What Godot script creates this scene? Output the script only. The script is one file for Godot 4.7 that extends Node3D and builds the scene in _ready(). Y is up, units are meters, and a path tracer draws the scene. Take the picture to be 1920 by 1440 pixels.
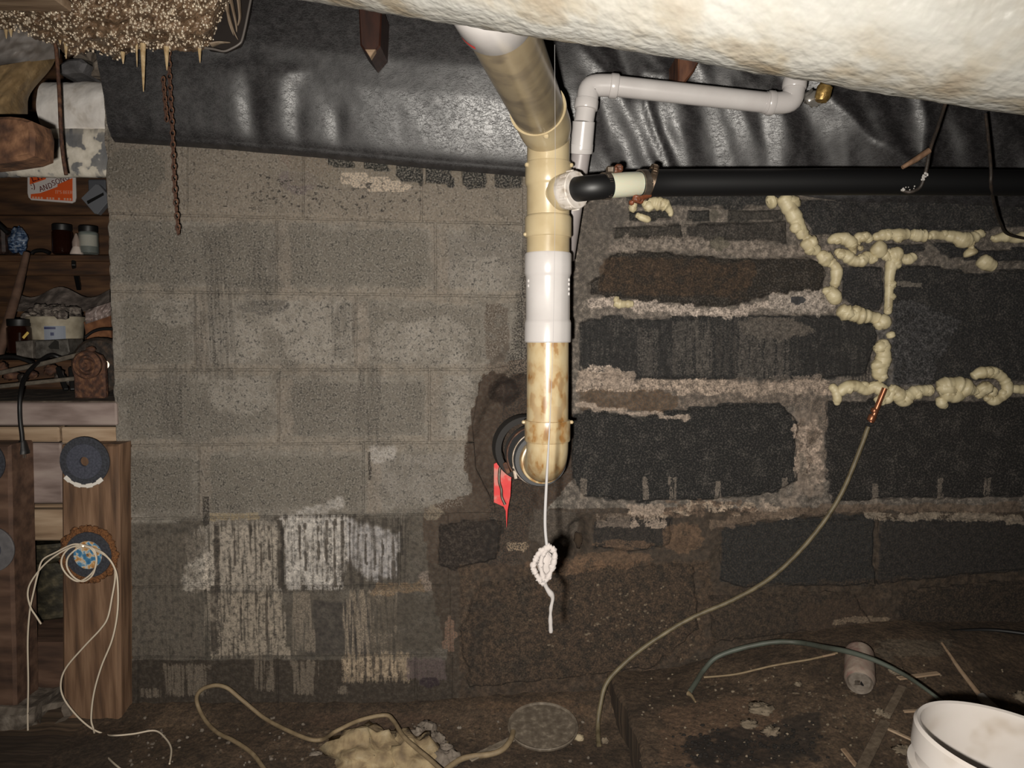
extends Node3D
# A cellar wall lit by a phone flash. Units are metres, y up. The camera stands 1 m above the lower floor and looks along -z.

const F := 1387.0          # focal length in pixels of the 1920 x 1440 frame
const CY := 1.0            # height of the lens
const PITCH := 4.0         # degrees down
const WD := 1.9            # distance of the cellar wall's face
const WX0 := -1.1
const WX1 := 1.6
const WY0 := -0.12
const WY1 := 1.78

var rng := RandomNumberGenerator.new()
var nz := FastNoiseLite.new()
var M := {}
var sg := 1
var uvm := 0
var bumps := {}


func _ready() -> void:
	rng.seed = 7
	nz.seed = 3
	nz.noise_type = FastNoiseLite.TYPE_SIMPLEX_SMOOTH
	nz.frequency = 1.0
	nz.fractal_octaves = 3
	var cam := Camera3D.new()
	cam.name = "camera"
	cam.position = Vector3(0, CY, 0)
	cam.rotation_degrees = Vector3(-PITCH, 0, 0)
	cam.fov = rad_to_deg(2.0 * atan(720.0 / F))
	cam.near = 0.02
	add_child(cam)
	cam.current = true
	var env := Environment.new()
	env.background_mode = Environment.BG_COLOR
	env.background_color = Color(0, 0, 0)
	env.tonemap_mode = Environment.TONE_MAPPER_LINEAR
	env.tonemap_exposure = 1.0
	env.sdfgi_enabled = true
	env.ssao_enabled = true
	env.ssil_enabled = true
	var we := WorldEnvironment.new()
	we.name = "environment"
	we.environment = env
	add_child(we)
	flash(Vector3(-0.036, CY - 0.03, 0.0), 4.3)
	materials()
	build_shell()
	build_wall()
	build_floor()
	build_bay()
	build_pipes()
	build_sheeting()
	build_overhead()
	build_foam()
	build_bay_things()
	build_floor_things()
	build_small()


func flash(at: Vector3, energy: float) -> void:
	var t := thing("camera_flash", "small glowing phone flash beside the lens", "flash", at + Vector3(0, 0, 0.012))
	var st := begin()
	lathe(st, [[0.0, 0.002], [0.004, 0.002], [0.005, 0.0], [0.005, -0.002], [0.0, -0.002]], Transform3D(Basis(Vector3.RIGHT, -PI / 2), at + Vector3(0, 0, 0.01)), 20)
	var m := mat("flash_glow", Color(1, 0.97, 0.92), 0.4)
	m.emission_enabled = true
	m.emission = Color(1, 0.96, 0.9)
	m.emission_energy_multiplier = 3.0
	obj("emitter", st, m, t)
	var l := SpotLight3D.new()
	l.name = "flash_light"
	l.position = at
	l.rotation_degrees = Vector3(-PITCH, 0, 0)
	l.light_color = Color(1.0, 0.975, 0.935)
	l.light_energy = energy
	l.light_size = 0.006
	l.spot_angle = 58.0
	l.spot_angle_attenuation = 1.0
	l.spot_range = 12.0
	l.spot_attenuation = 2.0
	l.shadow_enabled = true
	add_child(l)


# ---------------------------------------------------------------- places
func ray(px: float, py: float) -> Vector3:
	var cx := (px - 960.0) / F
	var cy := (720.0 - py) / F
	var s := sin(deg_to_rad(PITCH))
	var c := cos(deg_to_rad(PITCH))
	return Vector3(cx, cy * c - s, -cy * s - c)


func W(px: float, py: float, d: float = WD) -> Vector3:      # a place on the upright plane d metres away
	var r := ray(px, py)
	return Vector3(0, CY, 0) + r * (d / -r.z)


func G(px: float, py: float, y: float = 0.0) -> Vector3:      # a place on the level plane at height y
	var r := ray(px, py)
	return Vector3(0, CY, 0) + r * ((y - CY) / r.y)


func slab_y(x: float, z: float) -> float:
	var y := 0.105 + 0.105 * smoothstep(0.3, 1.0, x) * smoothstep(-1.35, -1.85, z) + 0.03 * smoothstep(0.3, 0.9, x)
	return y + 0.006 * nz.get_noise_2d(x * 5.0, z * 5.0)


func low_y(x: float, z: float) -> float:
	return 0.03 * smoothstep(-0.4, 0.25, x) * smoothstep(-1.7, -1.9, z) + 0.02 * smoothstep(-1.8, -1.9, z) + 0.006 * nz.get_noise_2d(x * 6.0, z * 6.0)


func S(px: float, py: float, lift: float = 0.0) -> Vector3:   # a place on the raised slab
	var y := 0.15
	var p := Vector3.ZERO
	for i in 8:
		p = G(px, py, y)
		p.z = maxf(p.z, -1.89)
		y = slab_y(p.x, p.z) + lift
	if p.z <= -1.885:
		return W(px, py, 1.885)
	return p


func L(px: float, py: float, lift: float = 0.0) -> Vector3:   # a place on the lower floor (or on the wall's foot behind it)
	var y := 0.0
	var p := Vector3.ZERO
	for i in 8:
		p = G(px, py, y)
		y = low_y(p.x, maxf(p.z, -1.9)) + lift
	if p.z <= -1.88:
		return W(px, py, 1.88)
	return p


func ws(a: Array, d: float) -> Array:                         # [[px, py], ...] -> places
	var out := []
	for p in a:
		out.append(W(p[0], p[1], p[2] if p.size() > 2 else d))
	return out


# ---------------------------------------------------------------- things
func thing(called: String, label: String, category: String, at := Vector3.ZERO, group := "") -> Node3D:
	var o := Node3D.new()
	o.name = called
	o.position = at
	add_child(o, true)
	return tag(o, label, category, group)


func tag(o: Node3D, label: String, category: String, group := "") -> Node3D:
	o.set_meta("label", label)
	o.set_meta("category", category)
	if group:
		o.set_meta("group", group)
	return o


func struct(called: String, label := "") -> Node3D:
	var o := Node3D.new()
	o.name = called
	add_child(o, true)
	o.set_meta("kind", "structure")
	if label:
		o.set_meta("label", label)
		o.set_meta("category", called.split("_")[0])
	return o


func obj(called: String, st: SurfaceTool, m: Material, parent: Node3D = self, label := "") -> MeshInstance3D:
	st.generate_normals()
	var o := MeshInstance3D.new()
	o.name = called
	o.mesh = st.commit()
	o.material_override = m
	if parent != self and parent.get_parent() == self:
		o.position = -parent.position
	parent.add_child(o, true)
	if label:
		o.set_meta("label", label)
	return o


# ---------------------------------------------------------------- shapes (counter-clockwise seen from outside)
func begin() -> SurfaceTool:
	var st := SurfaceTool.new()
	st.begin(Mesh.PRIMITIVE_TRIANGLES)
	return st


func vtx(st: SurfaceTool, p: Vector3) -> void:
	if uvm == 1:
		st.set_uv(Vector2((p.x - WX0) / (WX1 - WX0), (WY1 - p.y) / (WY1 - WY0)))
	elif uvm == 2:
		st.set_uv(Vector2((p.x - WX0) / (WX1 - WX0), (p.z + 2.0) / 1.35))
	st.add_vertex(p)


func tri(st: SurfaceTool, a: Vector3, b: Vector3, c: Vector3) -> void:
	vtx(st, a)
	vtx(st, c)
	vtx(st, b)


func quad(st: SurfaceTool, a: Vector3, b: Vector3, c: Vector3, d: Vector3) -> void:
	tri(st, a, b, c)
	tri(st, a, c, d)


func otri(st: SurfaceTool, a: Vector3, b: Vector3, c: Vector3, mid: Vector3) -> void:
	if (b - a).cross(c - a).dot((a + b + c) / 3.0 - mid) < 0.0:
		tri(st, a, c, b)
	else:
		tri(st, a, b, c)


func oquad(st: SurfaceTool, a: Vector3, b: Vector3, c: Vector3, d: Vector3, mid: Vector3) -> void:
	otri(st, a, b, c, mid)
	otri(st, a, c, d, mid)


func box(st: SurfaceTool, c: Vector3, s: Vector3, b := 0.003, basis := Basis()) -> void:
	st.set_smooth_group(-1)
	var h := s / 2.0
	b = minf(b, minf(h.x, minf(h.y, h.z)) * 0.8)
	var k := {}
	for sx in [-1, 1]:
		for sy in [-1, 1]:
			for sz in [-1, 1]:
				k[[sx, sy, sz]] = [
					c + basis * Vector3(sx * h.x, sy * (h.y - b), sz * (h.z - b)),
					c + basis * Vector3(sx * (h.x - b), sy * h.y, sz * (h.z - b)),
					c + basis * Vector3(sx * (h.x - b), sy * (h.y - b), sz * h.z)]
				var q: Array = k[[sx, sy, sz]]
				otri(st, q[0], q[1], q[2], c)
	for s1 in [-1, 1]:
		oquad(st, k[[s1, -1, -1]][0], k[[s1, 1, -1]][0], k[[s1, 1, 1]][0], k[[s1, -1, 1]][0], c)
		oquad(st, k[[-1, s1, -1]][1], k[[1, s1, -1]][1], k[[1, s1, 1]][1], k[[-1, s1, 1]][1], c)
		oquad(st, k[[-1, -1, s1]][2], k[[1, -1, s1]][2], k[[1, 1, s1]][2], k[[-1, 1, s1]][2], c)
		for s2 in [-1, 1]:
			oquad(st, k[[s1, s2, -1]][0], k[[s1, s2, 1]][0], k[[s1, s2, 1]][1], k[[s1, s2, -1]][1], c)
			oquad(st, k[[s1, -1, s2]][0], k[[s1, 1, s2]][0], k[[s1, 1, s2]][2], k[[s1, -1, s2]][2], c)
			oquad(st, k[[-1, s1, s2]][1], k[[1, s1, s2]][1], k[[1, s1, s2]][2], k[[-1, s1, s2]][2], c)


func bar(st: SurfaceTool, a: Vector3, b: Vector3, w: float, t: float, bev := 0.002, up := Vector3.UP) -> void:   # a squared stick from a to b
	var x := (b - a).normalized()
	var z := x.cross(up).normalized()
	var y := z.cross(x)
	box(st, (a + b) / 2.0, Vector3((b - a).length(), w, t), bev, Basis(x, y, z))


func pbox(st: SurfaceTool, x0: float, y0: float, x1: float, y1: float, d0: float, d1: float, b := 0.004) -> void:   # the box whose front face at d0 fills these pixels
	var a := W(x0, y0, d0)
	var c := W(x1, y1, d0)
	box(st, Vector3((a.x + c.x) / 2, (a.y + c.y) / 2, -(d0 + d1) / 2), Vector3(absf(c.x - a.x), absf(a.y - c.y), d1 - d0), b)


func curve(pts: Array, k := 6) -> Array:                      # Catmull-Rom through the places
	var out := []
	var n := pts.size()
	for i in n - 1:
		var p0: Vector3 = pts[maxi(i - 1, 0)]
		var p1: Vector3 = pts[i]
		var p2: Vector3 = pts[i + 1]
		var p3: Vector3 = pts[mini(i + 2, n - 1)]
		for j in k:
			out.append(p1.cubic_interpolate(p2, p0, p3, j / float(k)))
	out.append(pts[n - 1])
	return out


func tube(st: SurfaceTool, pts: Array, r, n := 10, caps := true, squash := 1.0) -> void:
	sg += 1
	st.set_smooth_group(sg)
	var count := pts.size()
	var t0: Vector3 = (pts[1] - pts[0]).normalized()
	var u := t0.cross(Vector3.UP if absf(t0.y) < 0.9 else Vector3.RIGHT).normalized()
	var rings := []
	for i in count:
		var t: Vector3 = (pts[mini(i + 1, count - 1)] - pts[maxi(i - 1, 0)]).normalized()
		u = (u - t * u.dot(t)).normalized()
		var v := t.cross(u)
		var rr: float = r[i] if r is Array else r
		var ring := []
		for j in n:
			var a := TAU * j / n
			ring.append(pts[i] + (u * cos(a) + v * sin(a) * squash) * rr)
		rings.append(ring)
	for i in count - 1:
		for j in n:
			var j2 := (j + 1) % n
			quad(st, rings[i][j], rings[i][j2], rings[i + 1][j2], rings[i + 1][j])
	if caps:
		for e in [0, count - 1]:
			st.set_smooth_group(-1)
			for j in n:
				var a: Vector3 = rings[e][j]
				var b: Vector3 = rings[e][(j + 1) % n]
				if e == 0:
					tri(st, pts[0], b, a)
				else:
					tri(st, pts[e], a, b)


func lathe(st: SurfaceTool, prof: Array, xf: Transform3D, n := 32) -> void:   # [[r, h], ...] turned about the local y
	var last := Vector2.ZERO
	for i in prof.size() - 1:
		var a := Vector2(prof[i][0], prof[i][1])
		var b := Vector2(prof[i + 1][0], prof[i + 1][1])
		var d := (b - a).normalized()
		if i == 0 or d.dot(last) < 0.85:
			sg += 1
		last = d
		st.set_smooth_group(sg)
		for j in n:
			var c0 := cos(TAU * j / n)
			var s0 := -sin(TAU * j / n)
			var c1 := cos(TAU * (j + 1) / n)
			var s1 := -sin(TAU * (j + 1) / n)
			var p := xf * Vector3(a.x * c0, a.y, a.x * s0)
			var q := xf * Vector3(a.x * c1, a.y, a.x * s1)
			var r := xf * Vector3(b.x * c1, b.y, b.x * s1)
			var s := xf * Vector3(b.x * c0, b.y, b.x * s0)
			if a.x < 0.00001:
				tri(st, p, r, s)
			elif b.x < 0.00001:
				tri(st, p, q, r)
			else:
				quad(st, p, q, r, s)


func along(a: Vector3, b: Vector3, hint := Vector3(0.3, 0.2, 1)) -> Transform3D:   # a frame at a whose y points at b
	var y := (b - a).normalized()
	var x := y.cross(hint).normalized()
	return Transform3D(Basis(x, y, x.cross(y)), a)


func grid(st: SurfaceTool, p: Array, flip := false, smooth := true) -> void:   # p[i][j]: seen with i to the right and j up, the face looks at the viewer
	sg += 1
	st.set_smooth_group(sg if smooth else -1)
	for i in p.size() - 1:
		for j in p[i].size() - 1:
			if flip:
				quad(st, p[i][j], p[i][j + 1], p[i + 1][j + 1], p[i + 1][j])
			else:
				quad(st, p[i][j], p[i + 1][j], p[i + 1][j + 1], p[i][j + 1])


func blob(st: SurfaceTool, c: Vector3, r: Vector3, amp := 0.2, freq := 3.0, nu := 14, nv := 9, basis := Basis()) -> void:
	sg += 1
	st.set_smooth_group(sg)
	var p := []
	var off := c * 37.0
	for i in nu + 1:
		var col := []
		for j in nv + 1:
			var a := TAU * (i % nu) / nu
			var b := PI * (j / float(nv) - 0.5)
			var d := Vector3(cos(a) * cos(b), sin(b), -sin(a) * cos(b))
			var k := 1.0 + amp * nz.get_noise_3dv(d * freq * 0.5 + off)
			col.append(c + basis * (d * r * k))
		p.append(col)
	for i in nu:
		for j in nv:
			if j == 0:
				tri(st, p[i][0], p[i + 1][1], p[i][1])
			elif j == nv - 1:
				tri(st, p[i][j], p[i + 1][j], p[i][j + 1])
			else:
				quad(st, p[i][j], p[i + 1][j], p[i + 1][j + 1], p[i][j + 1])


func ccw(poly: PackedVector2Array) -> PackedVector2Array:
	var area := 0.0
	for i in poly.size():
		area += poly[i].cross(poly[(i + 1) % poly.size()])
	if area < 0.0:
		poly.reverse()
	return poly


func ragged(poly: PackedVector2Array, step: float, amp: float) -> PackedVector2Array:   # more corners, shifted a little
	var out := PackedVector2Array()
	for i in poly.size():
		var a := poly[i]
		var b := poly[(i + 1) % poly.size()]
		var n := maxi(1, int((b - a).length() / step))
		for j in n:
			var p := a.lerp(b, j / float(n))
			out.append(p + amp * Vector2(nz.get_noise_2d(p.x * 23.0, p.y * 23.0), nz.get_noise_2d(p.x * 23.0 + 71.0, p.y * 23.0)))
	return out


func prism(st: SurfaceTool, poly: PackedVector2Array, zf: float, zb: float, bev := 0.003, rough := 0.0) -> void:   # an outline in x and y with a chamfered front at zf
	poly = ccw(poly)
	var n := poly.size()
	var inn := PackedVector2Array()
	for i in n:
		var e1 := (poly[i] - poly[(i + n - 1) % n]).normalized()
		var e2 := (poly[(i + 1) % n] - poly[i]).normalized()
		var m := Vector2(-e1.y - e2.y, e1.x + e2.x).normalized()
		inn.append(poly[i] + m * bev)
	var idx := Geometry2D.triangulate_polygon(inn)
	var zs := []
	for i in n:
		zs.append(zf + rough * nz.get_noise_2d(inn[i].x * 17.0 + 5.0, inn[i].y * 17.0))
	st.set_smooth_group(-1)
	for k in range(0, idx.size(), 3):
		var a := Vector3(inn[idx[k]].x, inn[idx[k]].y, zs[idx[k]])
		var b := Vector3(inn[idx[k + 1]].x, inn[idx[k + 1]].y, zs[idx[k + 1]])
		var c := Vector3(inn[idx[k + 2]].x, inn[idx[k + 2]].y, zs[idx[k + 2]])
		if (b - a).cross(c - a).z < 0.0:
			tri(st, a, c, b)
		else:
			tri(st, a, b, c)
	for i in n:
		var j := (i + 1) % n
		var f0 := Vector3(inn[i].x, inn[i].y, zs[i])
		var f1 := Vector3(inn[j].x, inn[j].y, zs[j])
		var o0 := Vector3(poly[i].x, poly[i].y, zf - bev)
		var o1 := Vector3(poly[j].x, poly[j].y, zf - bev)
		quad(st, o0, o1, f1, f0)
		quad(st, Vector3(poly[i].x, poly[i].y, zb), Vector3(poly[j].x, poly[j].y, zb), o1, o0)
	var back := Geometry2D.triangulate_polygon(poly)
	for k in range(0, back.size(), 3):
		var a := Vector3(poly[back[k]].x, poly[back[k]].y, zb)
		var b := Vector3(poly[back[k + 1]].x, poly[back[k + 1]].y, zb)
		var c := Vector3(poly[back[k + 2]].x, poly[back[k + 2]].y, zb)
		if (b - a).cross(c - a).z > 0.0:
			tri(st, a, c, b)
		else:
			tri(st, a, b, c)


func outline(a: Array, d: float) -> PackedVector2Array:       # pixels -> x and y on the plane d away
	var out := PackedVector2Array()
	for p in a:
		var w := W(p[0], p[1], d)
		out.append(Vector2(w.x, w.y))
	return out


# ---------------------------------------------------------------- materials
func mat(called: String, c: Color, rough := 0.8, metal := 0.0) -> StandardMaterial3D:
	var m := StandardMaterial3D.new()
	m.resource_name = called
	m.albedo_color = c
	m.roughness = rough
	m.metallic = metal
	return m


func rgb(r: float, g: float, b: float) -> Color:
	return Color(r / 255.0, g / 255.0, b / 255.0)


func noise_tex(freq: float, seed_: int, ramp: Array, oct := 4, normal := 0.0, size := 512, cellular := false) -> NoiseTexture2D:
	var n := FastNoiseLite.new()
	n.seed = seed_
	n.frequency = freq
	n.noise_type = FastNoiseLite.TYPE_CELLULAR if cellular else FastNoiseLite.TYPE_SIMPLEX_SMOOTH
	n.fractal_octaves = oct
	var t := NoiseTexture2D.new()
	t.width = size
	t.height = size
	t.seamless = true
	t.noise = n
	if normal > 0.0:
		t.as_normal_map = true
		t.bump_strength = normal
	elif ramp.size():
		var g := Gradient.new()
		var offs := PackedFloat32Array()
		var cols := PackedColorArray()
		for e in ramp:
			offs.append(e[0])
			cols.append(e[1])
		g.offsets = offs
		g.colors = cols
		t.color_ramp = g
	return t


# a mottled material: ramp of colours over noise, in the object's own axes; scale is repeats per metre
func mottled(called: String, ramp: Array, scale: Vector3, freq := 0.012, seed_ := 1, rough := 0.8, bump := 0.0, bump_freq := 0.05, metal := 0.0) -> StandardMaterial3D:
	var m := mat(called, Color.WHITE, rough, metal)
	m.albedo_texture = noise_tex(freq, seed_, ramp)
	m.uv1_triplanar = true
	m.uv1_scale = scale
	if bump > 0.0:                    # millimetres of fine relief
		m.heightmap_enabled = true
		if not bumps.has(bump_freq):
			bumps[bump_freq] = noise_tex(bump_freq, 50, [])
		m.heightmap_texture = bumps[bump_freq]
		m.heightmap_scale = bump * 0.1
	return m


# ---------------------------------------------------------------- a painted sheet: what the cellar wall's surface is made of
class Canvas:
	var w: int
	var h: int
	var d: PackedByteArray
	var n := {}
	var at: Callable

	func field(freq: float, seed_: int, squeeze := 1, oct := 4) -> PackedByteArray:
		var f := FastNoiseLite.new()
		f.seed = seed_
		f.frequency = freq
		f.noise_type = FastNoiseLite.TYPE_SIMPLEX_SMOOTH
		f.fractal_octaves = oct
		var im := f.get_image(w, maxi(h / squeeze, 2), false, false, true)
		if squeeze > 1:
			im.resize(w, h, Image.INTERPOLATE_CUBIC)
		return im.get_data()

	func start(w_: int, h_: int, at_: Callable) -> void:
		w = w_
		h = h_
		at = at_
		var k := 1536.0 / w
		n.a = field(0.30 * k, 11, 1, 3)      # grain
		n.b = field(0.030 * k, 12, 1, 5)     # blotches
		n.c = field(0.007 * k, 13, 1, 4)     # large clouds
		n.d = field(0.17 * k, 14, 16, 3)    # runs of water, drawn out downwards
		n.e = field(0.10 * k, 15, 1, 3)      # mottling between grain and blotches
		d.resize(w * h * 3)

	func wash(dark: Color, light: Color, grain: float) -> void:
		var na: PackedByteArray = n.a
		var nb: PackedByteArray = n.b
		var nc: PackedByteArray = n.c
		var ne: PackedByteArray = n.e
		for i in w * h:
			var t := (nb[i] * 0.5 + nc[i] * 0.5) / 255.0
			t = clampf((t - 0.5) * 1.9 + 0.5, 0.0, 1.0)
			var g := 1.0 + grain * (na[i] / 255.0 - 0.5 + 0.7 * (ne[i] / 255.0 - 0.5))
			d[i * 3] = clampi(int(255.0 * g * (dark.r + (light.r - dark.r) * t)), 0, 255)
			d[i * 3 + 1] = clampi(int(255.0 * g * (dark.g + (light.g - dark.g) * t)), 0, 255)
			d[i * 3 + 2] = clampi(int(255.0 * g * (dark.b + (light.b - dark.b) * t)), 0, 255)

	# a stain, patch or piece of another stuff: outline in photograph pixels, edges broken up by noise
	func patch(px: Array, col: Array, op := 1.0, rough := 1.2, soft := 0.15, kind := "b", vary := 0.5, bias := 0.0) -> void:
		var poly := PackedVector2Array()
		var lo := Vector2(1e9, 1e9)
		var hi := -lo
		for p in px:
			var q: Vector2 = at.call(p[0], p[1]) * Vector2(w, h)
			poly.append(q)
			lo = lo.min(q)
			hi = hi.max(q)
		var s := clampf(minf(hi.x - lo.x, hi.y - lo.y) / 5.0, 2.0, 7.0)
		var x0 := maxi(int(lo.x - s * 1.5), 0)
		var y0 := maxi(int(lo.y - s * 1.5), 0)
		var x1 := mini(int(hi.x + s * 1.5), w)
		var y1 := mini(int(hi.y + s * 1.5), h)
		var bw := x1 - x0
		var bh := y1 - y0
		if bw < 2 or bh < 2:
			return
		var mw := maxi(int(bw / s), 2)
		var mh := maxi(int(bh / s), 2)
		var bytes := PackedByteArray()
		bytes.resize(mw * mh)
		for j in mh:
			for i in mw:
				var c := Vector2(x0 + (i + 0.5) * bw / mw, y0 + (j + 0.5) * bh / mh)
				bytes[j * mw + i] = 255 if Geometry2D.is_point_in_polygon(c, poly) else 0
		var im := Image.create_from_data(mw, mh, false, Image.FORMAT_L8, bytes)
		im.resize(bw, bh, Image.INTERPOLATE_BILINEAR)
		var m := im.get_data()
		var nn: PackedByteArray = n[kind]
		var na: PackedByteArray = n.a
		var ne: PackedByteArray = n.e
		var cr: float = col[0]
		var cg: float = col[1]
		var cb: float = col[2]
		for j in bh:
			var row := (y0 + j) * w + x0
			for i in bw:
				var mm := m[j * bw + i]
				if mm < 8:
					continue
				var k := row + i
				var g := na[k] / 255.0 - 0.5
				var a := (mm / 255.0 - 0.5 - bias + rough * (nn[k] / 255.0 - 0.5 + 0.35 * g)) / soft + 0.5
				if a <= 0.0:
					continue
				a = minf(a, 1.0) * op
				var v := 1.0 + vary * (g + 0.9 * (ne[k] / 255.0 - 0.5))
				var o := k * 3
				d[o] = clampi(int(d[o] + (cr * v - d[o]) * a), 0, 255)
				d[o + 1] = clampi(int(d[o + 1] + (cg * v - d[o + 1]) * a), 0, 255)
				d[o + 2] = clampi(int(d[o + 2] + (cb * v - d[o + 2]) * a), 0, 255)

	func oval(x: float, y: float, rx: float, ry: float, col: Array, op := 1.0, rough := 1.2, soft := 0.3, kind := "b", vary := 0.5, bias := 0.0) -> void:
		var p := []
		for i in 14:
			p.append([x + rx * cos(TAU * i / 14), y + ry * sin(TAU * i / 14)])
		patch(p, col, op, rough, soft, kind, vary, bias)

	func rect(x0: float, y0: float, x1: float, y1: float, col: Array, op := 1.0, rough := 1.2, soft := 0.2, kind := "b", vary := 0.5, bias := 0.0) -> void:
		patch([[x0, y0], [x1, y0], [x1, y1], [x0, y1]], col, op, rough, soft, kind, vary, bias)

	func line(pts: Array, wd: float, col: Array, op := 1.0, rough := 1.2, soft := 0.3, kind := "b", vary := 0.5, bias := 0.0) -> void:
		var up := []
		var down := []
		for i in pts.size():
			var a: Array = pts[maxi(i - 1, 0)]
			var b: Array = pts[mini(i + 1, pts.size() - 1)]
			var t := Vector2(b[0] - a[0], b[1] - a[1]).normalized()
			up.append([pts[i][0] - t.y * wd / 2, pts[i][1] + t.x * wd / 2])
			down.push_front([pts[i][0] + t.y * wd / 2, pts[i][1] - t.x * wd / 2])
		patch(up + down, col, op, rough, soft, kind, vary, bias)

	func texture() -> ImageTexture:
		return ImageTexture.create_from_image(Image.create_from_data(w, h, false, Image.FORMAT_RGB8, d))


func relief(w: int, h: int, freq: float, seed_: int) -> ImageTexture:
	var f := FastNoiseLite.new()
	f.seed = seed_
	f.frequency = freq
	f.fractal_octaves = 4
	f.noise_type = FastNoiseLite.TYPE_SIMPLEX_SMOOTH
	return ImageTexture.create_from_image(f.get_image(w, h))


func wall_at(px: float, py: float) -> Vector2:
	var p := W(px, py)
	return Vector2((p.x - WX0) / (WX1 - WX0), (WY1 - p.y) / (WY1 - WY0))


func floor_at(px: float, py: float) -> Vector2:
	var p := S(px, py) if px > 1165.0 else L(px, py)
	return Vector2((p.x - WX0) / (WX1 - WX0), (p.z + 2.0) / 1.35)


# ---------------------------------------------------------------- materials used by many things
func materials() -> void:
	M.tan_pipe = mottled("tan_plastic", [[0.0, rgb(154, 136, 104)], [0.45, rgb(172, 156, 124)], [1.0, rgb(180, 166, 136)]], Vector3(2, 2, 2), 0.01, 5, 0.28)
	M.tan_stained = mottled("rust_stained_tan_plastic", [[0.0, rgb(108, 72, 36)], [0.33, rgb(140, 102, 58)], [0.42, rgb(164, 142, 106)], [0.6, rgb(174, 156, 122)], [1.0, rgb(180, 166, 136)]], Vector3(4.5, 2.2, 4.5), 0.014, 25, 0.3)
	M.tan_dirty = mottled("scuffed_tan_plastic", [[0.0, rgb(84, 74, 62)], [0.35, rgb(112, 100, 82)], [0.5, rgb(132, 118, 94)], [1.0, rgb(146, 132, 106)]], Vector3(2.2, 1.2, 2.2), 0.01, 9, 0.3)
	M.white_pvc = mottled("white_plastic", [[0.0, rgb(176, 171, 169)], [1.0, rgb(190, 186, 184)]], Vector3(2, 2, 2), 0.01, 4, 0.25)
	M.grey_pvc = mottled("greyish_plastic", [[0.0, rgb(124, 117, 116)], [0.5, rgb(144, 137, 136)], [1.0, rgb(156, 150, 149)]], Vector3(2, 2, 2), 0.012, 6, 0.4)
	M.black_pipe = mat("black_poly_pipe", rgb(11, 11, 12), 0.5)
	M.rubber = mat("black_rubber", rgb(52, 52, 54), 0.6)
	M.steel = mottled("dull_steel", [[0.0, rgb(96, 84, 72)], [1.0, rgb(170, 160, 150)]], Vector3(4, 4, 4), 0.02, 7, 0.38, 0.0, 0.05, 0.85)
	M.rust = mottled("rust", [[0.0, rgb(34, 22, 17)], [0.45, rgb(70, 44, 32)], [0.7, rgb(96, 64, 44)], [1.0, rgb(126, 92, 66)]], Vector3(4, 4, 4), 0.02, 8, 0.8, 1.2)
	M.copper = mottled("copper", [[0.0, rgb(128, 76, 52)], [1.0, rgb(176, 120, 90)]], Vector3(4, 4, 4), 0.02, 3, 0.35, 0.0, 0.05, 0.7)
	M.foam = mottled("cream_spray_foam", [[0.0, rgb(138, 124, 96)], [0.4, rgb(190, 177, 142)], [1.0, rgb(210, 199, 168)]], Vector3(3, 3, 3), 0.014, 15, 0.5, 0.6)
	M.timber = mottled("brown_timber", [[0.0, rgb(64, 46, 34)], [0.4, rgb(102, 76, 56)], [0.65, rgb(122, 94, 72)], [1.0, rgb(138, 110, 86)]], Vector3(5.0, 0.5, 5.0), 0.012, 21, 0.75, 0.5)
	M.timber_flat = mottled("pale_timber", [[0.0, rgb(108, 86, 66)], [0.45, rgb(150, 126, 102)], [1.0, rgb(182, 160, 136)]], Vector3(0.5, 4.0, 4.0), 0.012, 22, 0.8, 0.5)
	M.apron = mottled("lilac_grey_board", [[0.0, rgb(104, 88, 82)], [0.5, rgb(140, 124, 118)], [1.0, rgb(160, 146, 138)]], Vector3(0.7, 3.0, 3.0), 0.012, 23, 0.8, 0.4)
	M.rail = mottled("brown_rail_timber", [[0.0, rgb(56, 40, 32)], [0.5, rgb(92, 68, 54)], [1.0, rgb(118, 92, 76)]], Vector3(0.6, 3.0, 3.0), 0.012, 24, 0.8, 0.5)
	M.plank = mottled("dark_wall_plank", [[0.0, rgb(44, 28, 18)], [0.5, rgb(78, 52, 32)], [1.0, rgb(104, 74, 48)]], Vector3(0.6, 4.0, 4.0), 0.012, 26, 0.7, 0.4)
	M.rubble = mottled("grey_rubble", [[0.0, rgb(66, 58, 50)], [0.5, rgb(106, 96, 86)], [1.0, rgb(150, 140, 128)]], Vector3(3, 3, 3), 0.015, 27, 0.9, 2.0, 0.03)
	M.string = mat("white_string", rgb(206, 192, 172), 0.85)
	M.cord_beige = mottled("beige_cord", [[0.0, rgb(104, 88, 66)], [1.0, rgb(150, 132, 104)]], Vector3(3, 3, 3), 0.02, 28, 0.7)
	M.black = mat("black_plastic", rgb(20, 19, 19), 0.5)
	M.iron = mottled("dark_iron", [[0.0, rgb(22, 19, 17)], [0.6, rgb(50, 42, 36)], [1.0, rgb(80, 62, 48)]], Vector3(4, 4, 4), 0.02, 29, 0.6, 0.6)
	M.concrete_dark = mottled("dark_concrete", [[0.0, rgb(56, 46, 38)], [1.0, rgb(98, 86, 74)]], Vector3(1.5, 1.5, 1.5), 0.012, 30, 0.95, 1.5, 0.06)


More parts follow.
